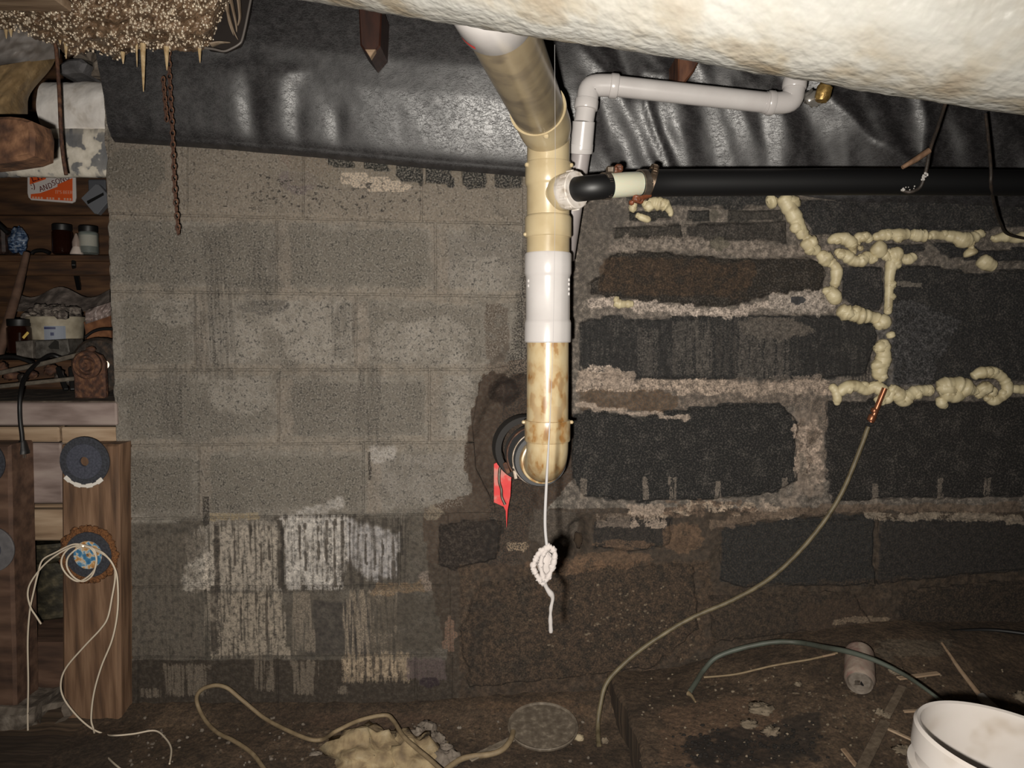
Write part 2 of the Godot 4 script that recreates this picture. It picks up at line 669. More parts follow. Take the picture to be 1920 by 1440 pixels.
# ---------------------------------------------------------------- the room around the wall
func build_shell() -> void:
	# The cellar goes on behind the camera and to both sides; only its bounced light is seen.
	var plain := M.concrete_dark as Material
	var r := struct("wall_right")
	var st := begin()
	box(st, Vector3(3.1, 0.9, -0.2), Vector3(0.2, 2.6, 5.4), 0.01)
	obj("masonry", st, plain, r)
	r = struct("wall_left")
	st = begin()
	box(st, Vector3(-3.1, 0.9, -0.2), Vector3(0.2, 2.6, 5.4), 0.01)
	obj("masonry", st, plain, r)
	r = struct("wall_front")
	st = begin()
	box(st, Vector3(0, 0.9, 2.5), Vector3(6.2, 2.6, 0.2), 0.01)
	obj("masonry", st, plain, r)
	r = struct("ceiling")
	st = begin()
	box(st, Vector3(0, 2.22, -0.2), Vector3(6.2, 0.08, 5.6), 0.01)
	obj("subfloor", st, M.plank, r)
	for i in 9:
		st = begin()
		box(st, Vector3(-2.9 + i * 0.72, 2.07, -0.2), Vector3(0.05, 0.22, 5.4), 0.004)
		obj("joist", st, M.plank, r)


# ---------------------------------------------------------------- the cellar wall
const HOLE := [[902, 712], [930, 690], [975, 684], [1010, 700], [1045, 760], [1062, 850], [1030, 935], [975, 962], [925, 945], [892, 880], [886, 800]]
const ROWS := [[236, 300], [400, 420], [546, 556], [694, 693], [836, 828], [974, 962], [1102, 1097], [1234, 1228], [1350, 1340]]
const JOINTS := [[350, 568, 790], [518, 816], [365, 667], [522, 805], [372, 681], [528, 748], [386, 665], [258, 520, 780]]
const ENDS := [982, 982, 980, 935, 930, 842, 846, 850]

# stones of the rougher right half: outline, tone
func stones() -> Array:
	return [
		["block", [[1486, 372], [1700, 372], [2030, 380], [2030, 424], [1830, 430], [1700, 432], [1590, 444], [1530, 442], [1500, 405]], [46, 45, 45]],
		["block", [[1170, 360], [1330, 362], [1470, 362], [1462, 382], [1380, 392], [1300, 384], [1180, 384]], [52, 51, 50]],
		["brick", [[1178, 396], [1255, 393], [1258, 411], [1180, 413]], [50, 48, 42]],
		["brick", [[1288, 393], [1330, 394], [1330, 414], [1290, 413]], [56, 54, 50]],
		["brick", [[1362, 394], [1470, 392], [1468, 414], [1364, 416]], [74, 69, 62]],
		["brick", [[1150, 426], [1278, 420], [1279, 447], [1152, 448]], [64, 58, 50]],
		["brick", [[1284, 420], [1380, 418], [1472, 413], [1476, 456], [1390, 450], [1286, 447]], [62, 56, 50]],
		["block", [[1140, 478], [1190, 468], [1260, 474], [1400, 487], [1500, 481], [1546, 492], [1548, 520], [1538, 546], [1445, 553], [1395, 568], [1352, 578], [1250, 568], [1170, 562], [1104, 552], [1104, 534], [1132, 510]], [44, 36, 27]],
		["block", [[1084, 604], [1140, 592], [1190, 596], [1340, 592], [1450, 588], [1560, 592], [1642, 606], [1640, 660], [1622, 704], [1500, 716], [1380, 712], [1180, 712], [1110, 700], [1084, 680]], [45, 44, 43]],
		["block", [[1574, 496], [1610, 500], [1655, 502], [1655, 560], [1650, 586], [1600, 574], [1574, 556]], [44, 43, 44]],
		["block", [[1676, 502], [1740, 496], [1830, 512], [2030, 494], [2030, 716], [1800, 716], [1680, 724], [1672, 650], [1672, 560]], [42, 41, 41]],
		["brick", [[1642, 456], [1730, 456], [1736, 468], [1700, 478], [1650, 474]], [56, 55, 56]],
		["brick", [[1742, 452], [1800, 458], [1850, 470], [2030, 454], [2030, 486], [1840, 494], [1780, 482]], [40, 40, 42]],
		["block", [[1076, 774], [1120, 768], [1200, 782], [1250, 770], [1300, 764], [1400, 752], [1462, 756], [1496, 790], [1488, 860], [1500, 900], [1450, 926], [1330, 936], [1200, 942], [1090, 930], [1070, 890], [1070, 800]], [30, 29, 28]],
		["block", [[1550, 752], [1640, 748], [1760, 754], [2030, 742], [2030, 926], [1800, 934], [1640, 936], [1560, 944], [1546, 870]], [33, 30, 28]],
		["block", [[1350, 990], [1440, 976], [1560, 968], [1640, 968], [1640, 1098], [1500, 1100], [1400, 1104], [1352, 1090]], [48, 47, 46]],
		["block", [[1646, 968], [1760, 974], [2030, 970], [2030, 1060], [1800, 1080], [1646, 1096]], [52, 48, 46]],
		["block", [[1110, 976], [1180, 966], [1260, 972], [1258, 1022], [1180, 1034], [1112, 1028]], [54, 48, 44]],
		["block", [[1080, 1066], [1200, 1056], [1300, 1060], [1310, 1180], [1230, 1250], [1080, 1270], [880, 1290], [860, 1180], [900, 1096], [1000, 1080]], [58, 47, 36]],
		["block", [[1330, 1120], [1480, 1112], [1600, 1110], [1640, 1180], [1490, 1186], [1340, 1206]], [66, 54, 43]],
		["block", [[1690, 1112], [1800, 1096], [2030, 1080], [2030, 1172], [1740, 1176], [1680, 1160]], [44, 35, 27]],
		["brick", [[822, 985], [900, 972], [940, 980], [942, 1000], [930, 1050], [850, 1068], [820, 1060]], [52, 40, 32]],
		["brick", [[613, 294], [662, 296], [664, 314], [616, 312]], [58, 56, 50]],
		["brick", [[680, 298], [728, 302], [730, 320], [682, 318]], [52, 51, 46]],
		["brick", [[740, 302], [790, 306], [790, 345], [742, 336]], [50, 49, 45]],
		["brick", [[795, 306], [849, 312], [850, 348], [796, 346]], [46, 45, 42]],
		["brick", [[864, 314], [909, 318], [910, 351], [866, 350]], [50, 48, 44]],
		["brick", [[925, 320], [976, 324], [976, 352], [927, 351]], [52, 50, 46]]]


func row_y(k: int, x: float) -> float:
	return lerpf(ROWS[k][0], ROWS[k][1], (x - 205.0) / 775.0)


func paint_wall() -> Canvas:
	var c := Canvas.new()
	c.start(2048, 1440, wall_at)
	c.wash(rgb(102, 96, 88), rgb(144, 137, 127), 0.8)
	# --- left half: cement blocks under a thin wash
	c.rect(190, 250, 990, 412, [128, 116, 103], 0.75, 0.9, 0.8, "c", 0.8)
	c.oval(255, 320, 60, 45, [84, 80, 72], 0.6)
	c.oval(590, 285, 70, 40, [118, 96, 84], 0.4)
	c.oval(560, 340, 40, 22, [98, 86, 88], 0.6)
	c.rect(540, 288, 990, 345, [116, 106, 92], 0.6)
	c.patch([[636, 330], [650, 320], [690, 328], [745, 336], [778, 350], [752, 364], [728, 356], [700, 360], [668, 350], [642, 346]], [176, 160, 142], 1.0, 0.35, 0.1, "b", 0.2)
	c.oval(690, 347, 5, 5, [70, 64, 58], 1.0, 0.2, 0.1)
	for k in 90:
		c.oval(240.0 + c.n.a[k * 977] * 2.8, 300.0 + c.n.c[k * 5501] * 0.42 + c.n.a[k * 311] * 0.12, 1.6 + (k % 4), 1.4 + (k % 3) * 0.7, [40, 36, 32], 0.8, 0.4, 0.4)
	var cell := [[1, 540, 800, [86, 81, 73]], [1, 830, 975, [116, 110, 104]], [1, 230, 500, [90, 85, 77]], [2, 385, 650, [134, 127, 118]], [2, 690, 900, [98, 92, 84]], [2, 230, 350, [92, 87, 78]],
		[3, 545, 790, [86, 81, 74]], [3, 240, 505, [96, 91, 83]], [3, 815, 870, [146, 139, 130]], [4, 390, 670, [94, 89, 80]], [4, 230, 360, [82, 77, 69]], [4, 700, 880, [142, 136, 130]]]
	for e in cell:
		var r: int = e[0]
		c.patch([[e[1], row_y(r, e[1]) + 22], [e[2], row_y(r, e[2]) + 22], [e[2], row_y(r + 1, e[2]) - 16], [e[1], row_y(r + 1, e[1]) - 16]], e[3], 0.55, 1.5, 1.3, "b", 1.0)
	for e in [[430, 640, 70, 46], [600, 600, 90, 50], [760, 640, 60, 40], [330, 580, 50, 30], [620, 660, 90, 26], [450, 740, 60, 36], [860, 740, 26, 90], [820, 640, 60, 50], [900, 520, 60, 40]]:
		c.oval(e[0], e[1], e[2], e[3], [162, 155, 146], 0.65, 1.8, 1.2, "b", 1.2)
	# warm smears of mortar along the joints
	for k in range(1, 5):
		c.line([[208, row_y(k, 208)], [500, row_y(k, 500)], [760, row_y(k, 760)], [975, row_y(k, 975)]], 24, [142, 130, 116], 0.6, 2.2, 1.0, "b", 0.8)
	for e in [[520, 420, 545], [816, 425, 552], [668, 560, 690], [366, 560, 690], [525, 705, 830], [805, 700, 828], [374, 840, 970], [690, 836, 960]]:
		c.line([[e[0] + 8, e[1]], [e[0] + 10, e[2]]], 26, [138, 125, 112], 0.55, 2.0, 1.0, "b", 0.8)
	for e in [[384, 560, 690], [420, 540, 700], [495, 480, 560], [405, 460, 545], [690, 700, 830], [322, 700, 800], [640, 590, 660]]:
		c.rect(e[0] - 24, e[1] - 20, e[0] + 24, e[2] + 10, [62, 58, 53], 0.5, 2.2, 1.0, "d", 0.6, 0.4)
	c.oval(495, 575, 50, 14, [62, 59, 56], 0.5, 1.6, 1.0)
	c.oval(490, 532, 46, 12, [70, 66, 60], 0.5, 1.6, 1.0)
	# salts
	c.patch([[690, 836], [742, 832], [746, 858], [700, 872]], [178, 172, 166], 0.9, 1.5, 0.8, "b", 0.9)
	c.patch([[560, 956], [600, 944], [650, 926], [640, 960], [560, 962]], [180, 174, 168], 0.9, 1.3, 0.7, "b", 0.9)
	# damp band with runs
	c.patch([[205, 985], [420, 975], [800, 965], [880, 960], [880, 1340], [205, 1340]], [78, 71, 62], 0.85, 1.8, 1.4, "b", 0.8)
	c.patch([[380, 962], [480, 960], [490, 976], [390, 978]], [160, 142, 112], 0.8, 1.0, 0.3)
	c.patch([[350, 1010], [400, 974], [520, 972], [526, 1108], [340, 1112]], [158, 149, 138], 0.9, 2.6, 0.5, "d", 1.0, 0.05)
	c.patch([[528, 968], [650, 968], [660, 1010], [640, 1104], [532, 1104]], [172, 166, 160], 0.95, 0.9, 0.5, "b", 0.8)
	c.patch([[640, 968], [700, 985], [748, 1000], [745, 1085], [700, 1090], [660, 1060], [640, 1010]], [164, 160, 160], 0.9, 1.2, 0.8, "b", 0.7)
	c.patch([[526, 960], [770, 970], [770, 1110], [526, 1112]], [62, 56, 50], 0.85, 2.2, 0.25, "d", 0.5, 0.62)
	c.patch([[380, 1112], [525, 1108], [540, 1230], [395, 1236]], [150, 139, 125], 0.85, 2.8, 0.5, "d", 1.0, 0.05)
	c.patch([[240, 1000], [380, 1000], [385, 1240], [235, 1240]], [112, 103, 92], 0.75, 2.8, 0.5, "d", 0.9, 0.22)
	c.rect(585, 1125, 700, 1225, [58, 53, 50], 0.7, 1.8, 1.0)
	c.patch([[545, 1108], [585, 1112], [590, 1220], [548, 1225]], [144, 131, 116], 0.8, 2.4, 0.5, "d", 0.8)
	c.patch([[640, 1105], [745, 1105], [750, 1225], [645, 1228]], [156, 141, 123], 0.85, 2.8, 0.35, "d", 0.7, 0.2)
	c.patch([[690, 1115], [850, 1112], [850, 1215], [690, 1225]], [74, 67, 58], 0.7, 1.6, 0.9, "b")
	c.patch([[205, 1240], [850, 1235], [860, 1345], [205, 1350]], [54, 45, 36], 0.95, 0.9, 0.3, "b", 0.5)
	for e in [[305, 1244, 390, 1302], [478, 1230, 515, 1292], [545, 1236, 592, 1300], [640, 1228, 770, 1276], [630, 1285, 650, 1300], [262, 1290, 300, 1306]]:
		c.patch([[e[0], e[1]], [e[2], e[1]], [e[2], e[3]], [e[0], e[3]]], [158, 140, 118] if e[0] == 640 else [126, 114, 100], 0.85, 3.0, 0.4, "d", 0.7, 0.1)
	c.patch([[760, 1232], [830, 1236], [836, 1272], [800, 1284], [765, 1270]], [98, 84, 84], 0.8, 1.6, 0.3, "d")
	c.oval(805, 1278, 22, 10, [42, 30, 36], 0.9)
	c.patch([[700, 1094], [800, 1086], [810, 1112], [700, 1116]], [140, 114, 86], 0.6, 1.6, 0.3)
	c.patch([[780, 1075], [850, 1060], [860, 1120], [800, 1110]], [136, 122, 112], 0.8, 1.4, 0.3)
	for e in [[406, 985, 1225, 10], [528, 985, 1105, 7], [385, 930, 985, 12], [692, 846, 900, 5], [752, 985, 1040, 5], [700, 990, 1070, 4], [640, 985, 1090, 5], [618, 985, 1080, 4]]:
		c.line([[e[0], e[1]], [e[0] + 2, e[2]]], e[3], [52, 47, 42], 0.9, 0.8, 0.3)
	# --- right half: old mortar between dark stones
	c.patch([[1000, 355], [1925, 365], [1925, 960], [1060, 960], [980, 700], [985, 420]], [114, 105, 96], 0.95, 0.6, 0.6, "b", 0.9)
	c.patch([[1080, 380], [1180, 390], [1170, 470], [1120, 560], [1080, 560]], [96, 88, 80], 0.8, 1.4, 0.4)
	c.oval(1145, 405, 30, 26, [84, 79, 74], 0.6)
	c.patch([[1100, 575], [1240, 568], [1360, 582], [1550, 556], [1570, 590], [1350, 600], [1130, 606]], [122, 112, 103], 0.9, 0.9, 0.5, "b", 0.8)
	c.patch([[1080, 690], [1560, 712], [1540, 760], [1250, 775], [1080, 765]], [118, 105, 94], 0.9, 0.9, 0.5, "b", 0.8)
	c.patch([[1490, 750], [1560, 745], [1556, 860], [1520, 940], [1490, 910]], [116, 103, 92], 0.9, 1.2, 0.3)
	c.patch([[1180, 440], [1560, 462], [1550, 492], [1180, 474]], [112, 102, 92], 0.7, 1.0, 0.3)
	c.patch([[1085, 726], [1170, 730], [1240, 728], [1276, 750], [1255, 782], [1180, 768], [1085, 770]], [92, 74, 58], 0.9, 0.7, 0.25)
	c.patch([[860, 960], [1340, 950], [1925, 958], [1925, 1220], [860, 1330], [800, 1060]], [64, 53, 43], 0.95, 0.9, 0.3, "b", 0.6)
	# brown, broken place round the drain
	c.patch([[885, 770], [905, 705], [960, 672], [1020, 690], [1075, 720], [1075, 900], [1010, 970], [900, 955], [868, 870]], [66, 51, 40], 0.95, 0.8, 0.2)
	c.patch([[905, 560], [950, 580], [950, 690], [915, 700]], [78, 66, 56], 0.7, 1.8, 0.4)
	c.patch([[900, 690], [940, 676], [985, 674], [1000, 700], [950, 706]], [124, 112, 100], 0.8, 1.2, 0.3)
	c.oval(945, 735, 32, 26, [46, 32, 24], 0.9, 0.8)
	c.patch([[790, 955], [900, 920], [990, 940], [1000, 1070], [860, 1075], [800, 1050]], [74, 60, 49], 0.9, 1.0, 0.25)
	c.patch([[1000, 960], [1080, 955], [1090, 1010], [1030, 1040], [990, 1010]], [88, 80, 72], 0.8, 1.2, 0.3)
	c.patch([[898, 985], [930, 970], [936, 1000], [900, 1004]], [96, 88, 80], 0.9, 0.6, 0.2)
	c.oval(910, 1030, 17, 18, [96, 86, 76], 0.9, 0.6, 0.2)
	c.patch([[948, 1016], [985, 1016], [995, 1026], [985, 1036], [952, 1034]], [150, 130, 108], 1.0, 0.6, 0.2)
	c.oval(810, 962, 20, 14, [132, 120, 104], 0.9, 1.2)
	c.patch([[832, 1170], [845, 1150], [856, 1190], [850, 1222], [830, 1220]], [124, 98, 82], 0.9, 0.6, 0.2)
	# stones
	for s in stones():
		var px: Array = s[1]
		c.patch(px, s[2].map(func(v): return v * 0.74), 1.0, 0.9, 0.35, "b", 0.8)
	# pepper and salt of the grain: fine aggregate in blocks, stones and mortar
	c.patch([[195, 240], [1000, 300], [1000, 1340], [195, 1345]], [46, 42, 38], 0.55, 3.0, 0.7, "a", 0.3, 0.62)
	c.patch([[195, 240], [1000, 300], [960, 640], [880, 720], [870, 950], [700, 960], [195, 985]], [168, 161, 151], 0.45, 3.0, 0.7, "a", 0.3, 0.72)
	c.patch([[195, 240], [1000, 300], [1000, 1340], [195, 1345]], [62, 57, 51], 0.5, 2.6, 0.6, "e", 0.4, 0.85)
	c.patch([[1000, 360], [1930, 360], [1930, 1300], [860, 1330]], [26, 23, 21], 0.6, 3.0, 0.7, "a", 0.3, 0.66)
	c.patch([[1000, 360], [1930, 360], [1930, 960], [1000, 960]], [96, 91, 86], 0.36, 3.0, 0.7, "a", 0.3, 0.85)
	c.patch([[1000, 960], [1930, 960], [1930, 1260], [900, 1290]], [92, 80, 67], 0.32, 3.0, 0.7, "a", 0.3, 0.95)
	# salts that bloomed over the runs, cut through by dark trickles
	c.patch([[530, 972], [650, 968], [656, 1010], [640, 1098], [534, 1100]], [176, 170, 163], 0.6, 1.8, 1.0, "b", 1.0)
	c.patch([[648, 972], [700, 988], [746, 1002], [744, 1078], [690, 1084], [650, 1050]], [164, 160, 159], 0.5, 1.8, 1.2, "b", 0.7)
	c.patch([[345, 1062], [400, 1030], [412, 1104], [338, 1106]], [160, 153, 144], 0.6, 2.0, 1.0, "b", 0.9)
	c.patch([[398, 990], [524, 984], [524, 1104], [376, 1106]], [150, 140, 128], 0.5, 2.6, 0.8, "d", 1.0, 0.1)
	c.patch([[392, 1112], [524, 1110], [540, 1226], [398, 1232]], [142, 131, 117], 0.5, 2.6, 0.8, "d", 1.0, 0.1)
	c.patch([[640, 1232], [770, 1232], [764, 1262], [700, 1272], [650, 1262]], [156, 139, 118], 0.6, 2.2, 0.8, "b", 0.8)
	for e in [[406, 976, 1105, 9], [524, 975, 1104, 7], [562, 985, 1050, 3], [572, 980, 1070, 3], [596, 985, 1060, 3], [612, 975, 1090, 4], [628, 972, 1100, 4], [642, 975, 1085, 5], [656, 980, 1070, 3], [672, 1000, 1080, 3], [686, 1000, 1060, 4], [702, 990, 1070, 3], [716, 1010, 1075, 3], [738, 990, 1095, 6], [400, 1100, 1220, 10], [452, 1120, 1200, 3], [480, 1110, 1190, 3], [500, 1115, 1210, 4], [660, 1232, 1270, 3], [672, 1232, 1268, 3], [686, 1234, 1272, 4], [700, 1232, 1270, 3], [714, 1236, 1272, 4], [730, 1234, 1266, 3], [746, 1236, 1262, 4], [440, 990, 1060, 3], [470, 985, 1040, 3], [490, 990, 1080, 4], [504, 985, 1050, 3]]:
		c.line([[e[0], e[1]], [e[0] + 3.0 * nz.get_noise_1d(e[0] * 0.7), lerpf(e[1], e[2], 0.35)], [e[0] - 3.0 * nz.get_noise_1d(e[0] * 0.3), lerpf(e[1], e[2], 0.7)], [e[0] + 1.0, e[2]]], e[3] * 1.1, [54, 48, 42], 0.75, 2.6, 0.7)
	# lime bloom and rubbed mortar
	c.patch([[1070, 360], [1930, 360], [1930, 940], [1070, 960]], [92, 86, 80], 0.3, 2.6, 0.9, "b", 0.8, 0.85)
	c.patch([[860, 1060], [1330, 1050], [1345, 1210], [1150, 1290], [860, 1320]], [66, 52, 40], 0.7, 2.2, 1.0, "b", 0.9, 0.1)
	c.patch([[1330, 1100], [1930, 1070], [1930, 1200], [1330, 1215]], [56, 45, 35], 0.6, 2.0, 1.0, "b", 0.9, 0.05)
	c.patch([[1080, 596], [1640, 600], [1640, 712], [1080, 710]], [30, 28, 27], 0.7, 2.4, 0.5, "d", 0.5, 0.75)
	c.patch([[1300, 596], [1500, 592], [1500, 700], [1300, 710]], [80, 74, 68], 0.4, 2.4, 0.8, "d", 0.8, 0.6)
	c.patch([[1130, 480], [1420, 490], [1400, 560], [1120, 550]], [58, 42, 28], 0.6, 1.8, 0.8, "b", 0.8, 0.1)
	c.line([[1098, 566], [1180, 572], [1300, 584], [1370, 588], [1440, 570], [1556, 556]], 18, [148, 136, 126], 0.95, 1.6, 0.4, "b", 0.8)
	c.patch([[1440, 552], [1550, 540], [1572, 572], [1540, 592], [1440, 580]], [140, 130, 121], 0.9, 1.4, 0.4, "b", 0.8)
	c.oval(1497, 562, 14, 8, [52, 51, 52], 1.0, 0.6, 0.2)
	c.line([[1080, 722], [1260, 722], [1400, 730], [1560, 726]], 26, [142, 127, 114], 0.85, 2.2, 0.4, "b", 0.9)
	c.patch([[1088, 700], [1110, 684], [1140, 680], [1165, 700], [1200, 724], [1090, 730]], [150, 136, 124], 0.95, 1.4, 0.3, "b", 0.9)
	for k in 46:                                               # flaking mortar, piece by piece
		var fx: float = 1478.0 + c.n.a[k * 1733] * 0.3
		var fy: float = 748.0 + c.n.a[k * 977] * 0.74
		c.oval(fx, fy, 6.0 + k % 9, 7.0 + k % 11, [146, 130, 117] if k % 3 else [58, 48, 40], 0.85, 1.6, 0.3, "e", 0.8)
	for k in 60:
		var fx: float = 1090.0 + c.n.a[k * 1433] * 1.8
		var fy: float = 930.0 + c.n.a[k * 577] * 0.2
		c.oval(fx, fy, 5.0 + k % 12, 3.0 + k % 5, [138, 123, 108] if k % 2 else [82, 68, 57], 0.75, 1.8, 0.3, "e", 0.8)
	c.patch([[1170, 440], [1560, 462], [1550, 486], [1420, 482], [1280, 468], [1130, 472]], [118, 108, 99], 0.7, 1.2, 0.6, "b", 0.9)
	c.oval(1350, 457, 20, 12, [84, 79, 68], 0.8, 0.5, 0.3)
	c.oval(1340, 404, 11, 11, [80, 75, 66], 0.8, 0.5, 0.3)
	for e in [[1080, 700, 1190, 728, 0.8], [1120, 690, 1160, 720, 0.9], [1370, 712, 1420, 738, 0.7], [1430, 706, 1540, 738, 0.6], [1490, 770, 1545, 930, 0.5], [1180, 945, 1245, 985, 0.9], [1420, 930, 1500, 966, 0.6], [1120, 960, 1180, 985, 0.5]]:
		c.rect(e[0], e[1], e[2], e[3], [134, 120, 108], e[4], 2.4, 0.2)
	c.line([[1075, 756], [1140, 768], [1240, 778], [1290, 786]], 9, [142, 128, 116], 0.9, 1.2, 0.3)
	c.line([[1620, 966], [1700, 972], [1800, 968], [1915, 974]], 14, [132, 120, 106], 0.8, 2.0, 0.3)
	c.line([[1330, 985], [1440, 966], [1600, 952], [1920, 950]], 16, [92, 78, 66], 0.8, 1.4, 0.3)
	c.patch([[1500, 1130], [1640, 1120], [1650, 1180], [1490, 1190]], [58, 46, 36], 0.8, 1.2, 0.3)
	c.line([[1560, 1165], [1600, 1160], [1670, 1166]], 12, [116, 102, 86], 0.7, 1.6, 0.3)
	c.patch([[1640, 590], [1700, 560], [1800, 600], [1740, 720], [1660, 720]], [66, 65, 66], 0.5, 2.0, 0.3, "b", 1.2)
	c.patch([[1380, 600], [1480, 592], [1530, 620], [1460, 640], [1390, 628]], [92, 84, 76], 0.7, 1.3, 0.3)
	for e in [[1260, 600, 1330, 700], [1380, 600, 1480, 712], [1200, 620, 1230, 700]]:
		c.rect(e[0], e[1], e[2], e[3], [74, 69, 64], 0.6, 2.6, 0.2, "d", 0.8)
	c.patch([[1672, 526], [1728, 530], [1730, 540], [1674, 536]], [116, 108, 98], 0.7, 0.8, 0.3)
	for e in [[1470, 905], [1525, 880], [1505, 860], [1095, 905], [1210, 905], [1260, 905], [1345, 910], [1640, 915], [1760, 905], [1850, 905]]:
		c.rect(e[0] - 6, e[1] - 10, e[0] + 6, e[1] + 30, [112, 102, 92], 0.7, 2.4, 0.3, "d")
	for k in 90:                                              # flecks of lime on the damp foot
		var x: float = 880.0 + c.n.a[k * 733] * 1.9 + (k % 7) * 15.0
		var y: float = 1050.0 + c.n.a[k * 1291] * 0.95
		c.oval(x, y, 1.2 + k % 3, 1.2 + k % 2, [112, 100, 84], 0.8, 0.5, 0.5)
	for e in [[1170, 1020, 60, 10], [1150, 1050, 80, 14], [1280, 1010, 40, 30], [1060, 1060, 80, 16]]:
		c.oval(e[0], e[1], e[2], e[3], [98, 76, 58], 0.6, 1.8, 0.4)
	return c


func build_wall() -> void:
	var canvas := paint_wall()
	var m := mat("cellar_wall_surface", Color.WHITE, 0.92)
	m.albedo_texture = canvas.texture()
	m.texture_repeat = false
	m.heightmap_enabled = true
	m.heightmap_texture = relief(1536, 1080, 0.2, 31)
	m.heightmap_scale = 0.16
	M.wall = m
	var wall := struct("wall_back")
	uvm = 1
	var hole := outline(HOLE, WD)
	# the mortar bed: a heavy slab with an uneven face
	var st := begin()
	var nx := 330
	var ny := 220
	var x0 := -1.025
	var x1 := 1.58
	var y0 := -0.1
	var y1 := 1.72
	var pts := []
	var pit := W(1084, 1008)
	var pit2 := W(948, 735)
	var hc := W(968, 828)
	for i in nx + 1:
		var col := []
		for j in ny + 1:
			var x := lerpf(x0, x1, i / float(nx))
			var y := lerpf(y0, y1, j / float(ny))
			var right := smoothstep(0.05, 0.2, x) if y > 0.55 else smoothstep(-0.2, 0.1, x)
			var z := -WD - lerpf(0.005, 0.004, right)
			z += right * (0.011 * nz.get_noise_2d(x * 9.0, y * 9.0) + 0.005 * nz.get_noise_2d(x * 31.0, y * 31.0)) + (1.0 - right) * 0.0018 * nz.get_noise_2d(x * 30.0, y * 30.0)
			var q := Vector2((x - hc.x) / 0.118, (y - hc.y) / 0.19).length() + 0.22 * nz.get_noise_2d(x * 14.0, y * 14.0)
			z -= 0.028 * smoothstep(1.05, 0.8, q)
			z -= 0.04 * smoothstep(1.2, 0.5, Vector2((x - pit.x) / 0.026, (y - pit.y) / 0.05).length() + 0.3 * nz.get_noise_2d(x * 30.0, y * 30.0))
			z -= 0.03 * smoothstep(1.2, 0.5, Vector2((x - pit2.x) / 0.04, (y - pit2.y) / 0.03).length() + 0.4 * nz.get_noise_2d(x * 30.0, y * 30.0))
			var ex := x
			if i == 0:
				ex += 0.006 * nz.get_noise_2d(y * 9.0, 3.0)
			col.append(Vector3(ex, y, z))
		pts.append(col)
	grid(st, pts)
	var zb := -WD - 0.2
	st.set_smooth_group(-1)
	for i in nx:
		quad(st, pts[i][0], Vector3(pts[i][0].x, y0, zb), Vector3(pts[i + 1][0].x, y0, zb), pts[i + 1][0])
		quad(st, pts[i + 1][ny], Vector3(pts[i + 1][ny].x, y1, zb), Vector3(pts[i][ny].x, y1, zb), pts[i][ny])
	for j in ny:
		quad(st, pts[0][j + 1], Vector3(x0, pts[0][j + 1].y, zb), Vector3(x0, pts[0][j].y, zb), pts[0][j])
		quad(st, pts[nx][j], Vector3(x1, pts[nx][j].y, zb), Vector3(x1, pts[nx][j + 1].y, zb), pts[nx][j + 1])
	quad(st, Vector3(x1, y0, zb), Vector3(x0, y0, zb), Vector3(x0, y1, zb), Vector3(x1, y1, zb))
	obj("mortar_bed", st, m, wall)
	# cement blocks of the left half, nearly flush
	for r in 8:
		var xs: Array = [203.0 + r * 4.4] + JOINTS[r].map(func(v): return float(v)) + [float(ENDS[r])]
		for i in xs.size() - 1:
			var a: float = xs[i] + (1.2 if i else 0.0)
			var b: float = xs[i + 1] - 1.2
			var px := [[a, row_y(r + 1, a) - 1.2], [b, row_y(r + 1, b) - 1.2], [b, row_y(r, b) + 1.2], [a, row_y(r, a) + 1.2]]
			var poly := ragged(outline(px, WD), 0.03, 0.002)
			if i == 0:
				for k in poly.size():
					if poly[k].x < -1.018:
						poly[k].x = -1.026 + 0.005 * nz.get_noise_2d(poly[k].y * 25.0, 1.0)
			var bits: Array = [poly]
			if b > 860.0:
				bits = Array(Geometry2D.clip_polygons(ccw(poly), ccw(hole)))
			for bit in bits:
				if bit.size() < 3 or Geometry2D.triangulate_polygon(bit).is_empty():
					continue
				st = begin()
				prism(st, bit, -WD + 0.0006 * nz.get_noise_1d(r * 7.0 + i * 3.0), -WD - 0.02, 0.0025, 0.0006)
				obj("block", st, m, wall)
	# dark stones and bricks of the right half
	var k := 0
	for s in stones():
		k += 1
		st = begin()
		var poly := ragged(ccw(outline(s[1], WD)), 0.014, 0.010 if s[0] == "stone" or s[0] == "block" else 0.005)
		if Geometry2D.triangulate_polygon(poly).is_empty():
			poly = outline(s[1], WD)
		prism(st, poly, -WD + 0.004 + 0.003 * nz.get_noise_1d(k * 3.3), -WD - 0.03, 0.006, 0.004)
		obj("brick" if s[0] == "brick" else "stone", st, m, wall)
	uvm = 0
	st = begin()
	box(st, Vector3(2.29, 0.8, -WD - 0.1), Vector3(1.42, 1.84, 0.19), 0.01)
	obj("masonry", st, M.concrete_dark, wall)


